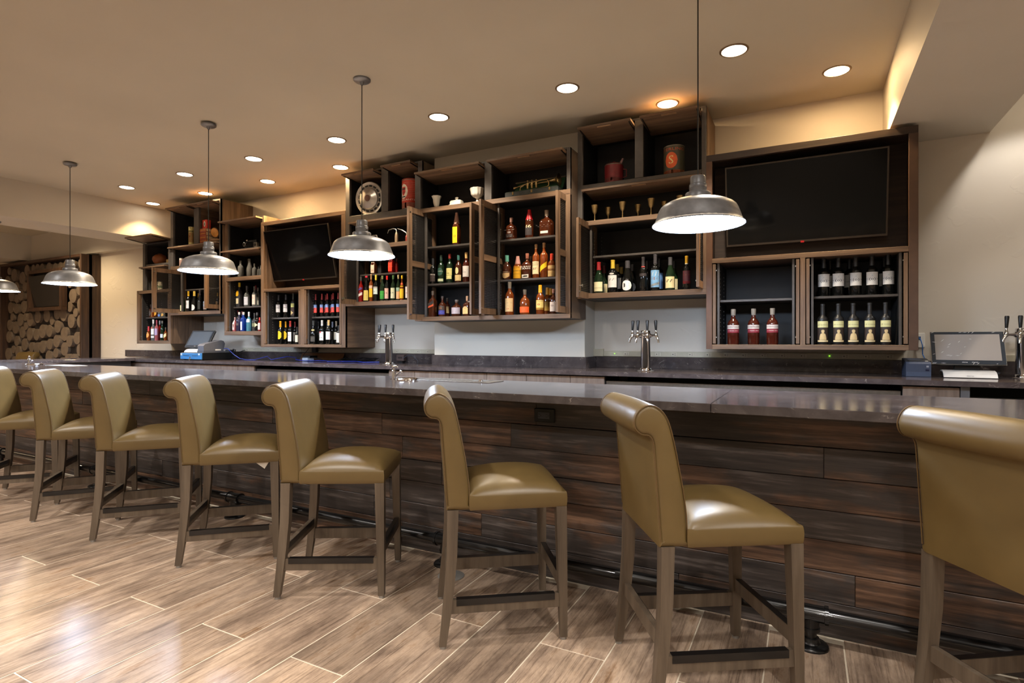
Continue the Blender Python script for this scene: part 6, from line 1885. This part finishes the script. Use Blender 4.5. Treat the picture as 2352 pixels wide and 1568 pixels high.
# till on the left: cash drawer, touch screen, slip printer
Yc = 4.57
x0, x1 = X(414, Yc), X(463, Yc)
dh = .098
t = thing('cash_drawer', 'black cash drawer with a blue front on the left counter', 'cash drawer', ((x0 + x1) / 2, Yc + .2, CT))
obj('drawer_case', MB().cbox(x0, x1, Yc + .012, Yc + .44, CT + .008, CT + dh, .004), black_plastic, t)
fr = bx('drawer_front', t, mat((52, 110, 160), .4, 0, .06, 30), x0, x1, Yc, Yc + .0115, CT + .012, CT + dh - .004, .003)
m1, wd_ = (x0 + x1) / 2, x1 - x0
for a in (.14, .56):
    obj('slip_slot', MB().box(x0 + wd_ * a, x0 + wd_ * (a + .28), Yc - .0008, Yc - .0001, CT + .056, CT + .062), black_plastic, fr)
obj('drawer_label', MB().box(x0 + .01, x0 + .04, Yc - .0008, Yc - .0001, CT + .062, CT + .09), mat((190, 190, 180), .5, 0, .2, 60), fr)
obj('drawer_label', MB().box(x1 - .07, x1 - .04, Yc - .0008, Yc - .0001, CT + .068, CT + .088), mat((210, 214, 220), .5, 0, .2, 60), fr)
obj('lock', MB().tube([(m1 - .01, Yc - .0002, CT + .034), (m1 - .01, Yc - .007, CT + .034)], [.012, .011], 14), chrome, fr)
kx = m1 - .01
obj('key_ring', MB().tube([(kx + .016 * cos(a), Yc - .01, CT + .018 + .014 * sin(a)) for a in [2 * pi * k / 14 for k in range(15)]], .0025, 6), gold_brass, fr)
for dx in (.03, wd_ - .05):
    obj('foot', MB().box(x0 + dx, x0 + dx + .02, Yc + .02, Yc + .06, CT + .0005, CT + .0078), black_plastic, t)
zt = CT + dh + .0005
scr_dark = mat((70, 78, 88), .12, 0, .05, 3, name='dim_display')
touch_screen('touch_screen', 'black touch screen leaning on the blue fronted cash drawer', x0 + wd_ * .42, Yc + .09, zt + .075, .37, .26, radians(32), radians(12), zt, ('micros', None), scr_dark)
xs0, xs1 = X(452, Yc + .06), X(474, Yc + .06)
t = thing('slip_printer', 'grey slip printer on the right side of the cash drawer', 'printer', (xs0 + .05, Yc + .15, zt), local=False)
ya = Yc + .035
m = MB().prism([(ya, zt), (ya - .004, zt + .09), (ya + .02, zt + .115), (ya + .24, zt + .165), (ya + .28, zt + .155), (ya + .30, zt + .12), (ya + .29, zt + .07), (ya + .27, zt)], lambda y, z: (x1 - .13, y, z), lambda y, z: (x1 - .006, y, z))
obj('housing', m, mat((88, 90, 98), .4, 0, .06, 30), t)
obj('side_label', MB().box(x1 - .0058, x1 - .0045, ya + .16, ya + .24, zt + .01, zt + .045), white_paint, t)
obj('base_tray', MB().box(x1 - .135, x1 - .003, ya - .006, ya + .28, zt - .0001, zt + .028), mat((74, 76, 84), .45, 0, .06, 30), t)
# blue network cable along the upstand
pts = [(x1 - .01, Yc + .32, zt + .05), (x1 + .06, Yc + .33, zt + .052), (x1 + .16, Yc + .34, zt - .02), (x1 + .26, Yc + .36, CT + .02), (x1 + .36, Yc + .38, CT + .006)]
xq = x1 + .36
for k in range(16):
    xq += .14
    pts.append((xq, 4.98 + .09 * sin(k * 1.7), CT + .006 + (.05 * abs(sin(k * 1.1)) if k < 7 else .004)))
tag(obj('network_cable', MB().tube(spline(pts, 3)[:-9] if False else pts, .0045, 8), mat((24, 44, 150), .4, 0, .1, 30)), 'loose blue cable snaking along the counter behind the cash drawer', 'cable')
# power supplies, plug, board and boxes on the left part of the counter
xp = X(528, 5.12)
t = thing('power_supply', 'grey black power supply with looped cord beside the blue cable', 'power supply', (xp, 5.12, CT + .0005))
obj('brick', MB().cbox(xp - .05, xp + .05, 5.08, 5.16, CT + .001, CT + .13, .006), grey_plastic, t)
obj('cord', MB().tube([(xp + .05, 5.12, CT + .10), (xp + .10, 5.10, CT + .14), (xp + .15, 5.10, CT + .13), (xp + .13, 5.10, CT + .08), (xp + .08, 5.09, CT + .05), (xp + .16, 5.12, CT + .09), (xp + .24, 5.18, UP + .02)], .006, 8), black_plastic, t)
xp = X(727, WALL - .03)
t = thing('plug_adapter', 'black plug adapter in the outlet strip under the left television', 'plug', (xp, WALL - .05, UP + .01))
obj('adapter_block', MB().cbox(xp - .036, xp + .036, WALL - .08, WALL - .0295, UP + .005, UP + .10, .005), black_plastic, t)
xg = X(706, 5.0)
obj('cord', MB().tube([(xp - .02, WALL - .06, UP + .10), (xp - .06, WALL - .07, UP + .085), (xp - .17, 5.14, CT + .06), (xg - .02, 5.02, CT + .03)], .003, 6), black_plastic, t)
t = thing('network_switch', 'small white and black network box on the counter by the cardboard', 'network box', (xg, 5.0, CT))
obj('case', MB().cbox(xg - .05, xg + .05, 4.96, 5.06, CT + .001, CT + .045, .004), mat((170, 176, 186), .4, 0, .05, 30), t)
obj('top_cover', MB().cbox(xg - .052, xg + .07, 4.97, 5.10, CT + .0455, CT + .07, .004), black_plastic, t)
obj('cord', MB().tube([(xg + .06, 5.05, CT + .05), (xg + .2, 5.08, CT + .01), (xg + .45, 5.10, CT + .012), (xg + .56, 5.12, CT + .05), (xg + .64, 5.12, CT + .008), (xg + .8, 5.10, CT + .006)], .005, 8), black_plastic, t)
xa, xb = X(692, 5.19), X(789, 5.19)
tag(obj('cardboard_panel', MB().prism([(5.16, CT + .0005), (5.205, CT + .098), (5.212, CT + .098), (5.167, CT + .0005)], lambda y, z: (xa, y, z), lambda y, z: (xb, y, z)), mat((142, 100, 66), .8, 0, .08, 20)), 'strip of brown cardboard leaning against the upstand', 'cardboard')
xo = X(924, 5.2)
t = thing('outlet_box', 'brown outlet box on the counter right of the left tap tower', 'outlet', (xo, 5.17, CT + .001))
obj('box_body', MB().cbox(xo - .055, xo + .055, 5.16, 5.21, CT + .02, CT + .095, .004), mat((74, 56, 50), .5, 0, .1, 30), t)
for dx in (-.016, .014):
    obj('socket', MB().box(xo + dx - .008, xo + dx + .008, 5.1585, 5.1598, CT + .05, CT + .068), black_plastic, t)
obj('mount', MB().box(xo - .03, xo + .03, 5.165, 5.205, CT + .001, CT + .0195), black_plastic, t)
obj('cord', MB().tube([(xo + .05, 5.15, CT + .05), (xo + .12, 5.14, CT + .088), (xo + .2, 5.13, CT + .09), (xo + .3, 5.10, CT + .03), (xo + .33, 5.06, CT + .006)], .004, 6), grey_plastic, t)
xk = X(818, 5.12)
t = thing('cable_tangle', 'tangle of black cables on the counter left of the left tap tower', 'cables', (xk, 5.1, CT))
rk = random.Random(9)
for k in range(4):
    obj('cable', MB().tube([(xk - .25 + .12 * q, 5.06 + rk.uniform(0, .1), CT + .006 + rk.uniform(0, .05)) for q in range(6)], .005, 6), black_plastic, t)

# ------------------------------------------------------------------ dipper wells set in the bar top
def dipper(px, Y, label):
    x = X(px, Y)
    t = thing('dipper_faucet', label, 'faucet', (x, Y, BT), 'small faucets on the bar top', local=True)
    obj('post', MB().lathe([(0, 0), (.022, 0), (.022, .004), (.013, .007), (.012, .045), (.015, .048), (.015, .056), (.009, .060), (.008, .072), (0, .072)], n=20), chrome, t)
    obj('lever', MB().tube([(-.016, 0, .076), (0, 0, .079), (.02, 0, .082), (.036, 0, .076)], [.006, .010, .007, .004], 10), chrome, t)
    obj('spout', MB().tube([(.010, 0, .022), (.03, 0, .034), (.055, 0, .052), (.062, 0, .050), (.066, 0, .042)], [.008, .008, .009, .008, .007], 10), chrome, t)
    c = (.105, .0, 0)
    obj('well_ring', MB().lathe([(.052, .001), (.058, .010), (.066, .012), (.073, .008), (.075, .0005), (.05, .0005)], c, 36), chrome, t)
    obj('well_bowl', MB().lathe([(0, .0008), (.052, .0012)], c, 36), mat((120, 120, 122), .2, 1, .05, 20), t)
    return x
x1 = dipper(904.5, 2.79, 'small chrome faucet with a round well, standing in the middle of the bar top')
dipper(67, 2.77, 'small chrome faucet with a round well, at the far left of the bar top')
c = [fl(958.6, 873.2, BT), fl(986, 868.5, BT), fl(1154, 875.5, BT), fl(1125, 880, BT)]
ya, yb = sum((c[0][1], c[3][1])) / 2, sum((c[1][1], c[2][1])) / 2
xa, xb = (c[0][0] + c[1][0]) / 2, (c[2][0] + c[3][0]) / 2
t = thing('drain_board', 'flat stainless drain board let into the bar top right of the faucet', 'drain board', ((xa + xb) / 2, (ya + yb) / 2, BT))
bx('tray', t, brushed, xa, xb, ya, yb, BT + .0003, BT + .003, .001)
m = MB()
for k in range(14):
    xx = xa + (xb - xa) * (k + 1) / 16
    m.box(xx - .004, xx + .004, ya + .02, yb - .02, BT + .003, BT + .0036)
o = obj('drain_slots', m, mat((84, 86, 90), .3, .8, 0, 1), t); o['kind'] = 'stuff'
obj('drain_plug', MB().lathe([(.05, .003), (.05, .0055), (.014, .006), (.012, .012), (0, .013)], (xb - .11, (ya + yb) / 2, BT), 24), chrome, t)
xl2 = X(100, 2.77)
t = thing('drain_board', 'flat stainless drain board let into the bar top at the far left', 'drain board', (xl2, 2.79, BT))
bx('tray', t, brushed, xl2 + .1, xl2 + .55, 2.74, 2.90, BT + .0003, BT + .003, .001)

# ------------------------------------------------------------------ log slice panel with its screen
YPn = 5.0
xa, xb = X(8, YPn), X(195.5, YPn)
zt = Z(195, 583, YPn)
t = thing('log_slice_panel', 'tall framed wall panel filled with round log slices at the far left', 'wall panel', ((xa + xb) / 2, 5.1, .05))
YB = WALL - .001
zt = min(zt, 2.685)
bx('backing', t, mat((30, 22, 18), .8, 0, .2, 10), xa, xb, 5.06, 5.105, .05, zt - .001)
dk = wood('dark_panel_timber', (40, 26, 18), (64, 44, 31), (84, 60, 42), 2)[0]
bx('frame_side', t, dk, xa, xa + .045, YPn - .06, 5.105, .05, zt, .003)
bx('frame_side', t, dk, xb - .045, xb, YPn - .06, YB, .05, zt, .003)
bx('frame_top', t, dk, xa + .0455, xb - .0455, YPn - .06, 5.105, zt - .045, zt, .003)
bx('frame_bottom', t, dk, xa + .0455, xb - .0455, YPn - .06, 5.105, .05, .10, .003)
# framed screen
fx0, fx1 = X(62, YPn - .1), X(140, YPn - .1)
fz1, fz0 = Z(100, 618, YPn - .1), Z(100, 713, YPn - .1)
rl = random.Random(21)
discs = []
for R_, tries in ((.118, 700), (.108, 1200), (.098, 1800), (.088, 2400), (.076, 2600)):
    for _ in range(tries):
        r = R_ * rl.uniform(.92, 1.06)
        x, z = rl.uniform(xa + .10, xb - .10), rl.uniform(.15, zt - .10)
        if fx0 - r * .3 < x < fx1 + r * .3 and fz0 - r * .3 < z < fz1 + r * .3:
            continue
        if all((x - a) ** 2 + (z - b) ** 2 > (r + c_) ** 2 * .985 for a, b, c_ in discs):
            if x - r > xa + .046 and x + r < xb - .046 and z + r < zt - .046 and z - r > .102:
                discs.append((x, z, r))
    if len(discs) > 290: break
discs = discs[:295]
endg = mat((108, 94, 80), .75, 0, .14, 16, name='sawn_end_grain')
bark = mat((64, 46, 34), .9, 0, .2, 30, name='bark')
for x, z, r in discs:
    d = rl.uniform(.0, .022)
    n = 20
    vs, fs = [], []
    ph = [rl.uniform(0, 6.28) for _ in range(3)]
    for k in range(n):
        a = 2 * pi * k / n
        rr = r * (1 + .02 * sin(2 * a + ph[0]) + .015 * sin(3 * a + ph[1])) * .985
        vs.append((x + rr * cos(a), 5.0595, z + rr * sin(a)))
    for k in range(n):
        vs.append((vs[k][0], YPn - .005 + d, vs[k][2]))
    for k in range(n):
        j = (k + 1) % n
        fs.append((k, j, n + j, n + k))
    fs.append(tuple(range(n, 2 * n)))
    obj('log_slice', MB().add(vs, fs), endg, t)
m_ = walnut_x
t2 = thing('screen_frame', 'brown box frame holding a tilted dark screen on the log slice panel', 'television', ((fx0 + fx1) / 2, YPn - .05, fz0))
fw = .06
bx('frame_rail', t2, dk, fx0, fx1, YPn - .1, YPn - .008, fz1 - fw, fz1, .002)
bx('frame_rail', t2, dk, fx0, fx1, YPn - .1, YPn - .008, fz0, fz0 + fw, .002)
bx('frame_stile', t2, dk, fx0, fx0 + fw, YPn - .1, YPn - .008, fz0 + fw + .0005, fz1 - fw - .0005, .002)
bx('frame_stile', t2, dk, fx1 - fw, fx1, YPn - .1, YPn - .008, fz0 + fw + .0005, fz1 - fw - .0005, .002)
bx('back', t2, black_plastic, fx0 + fw, fx1 - fw, YPn - .020, YPn - .0085, fz0 + fw, fz1 - fw)
m = MB().prism([(YPn - .04, fz0 + fw + .02), (YPn - .12, fz1 - fw - .05), (YPn - .10, fz1 - fw - .05), (YPn - .022, fz0 + fw + .02)], lambda y, z: (fx0 + fw + .04, y, z), lambda y, z: (fx1 - fw - .02, y, z))
obj('screen', m, mat((30, 28, 28), .15, 0, 0, 1), t2)
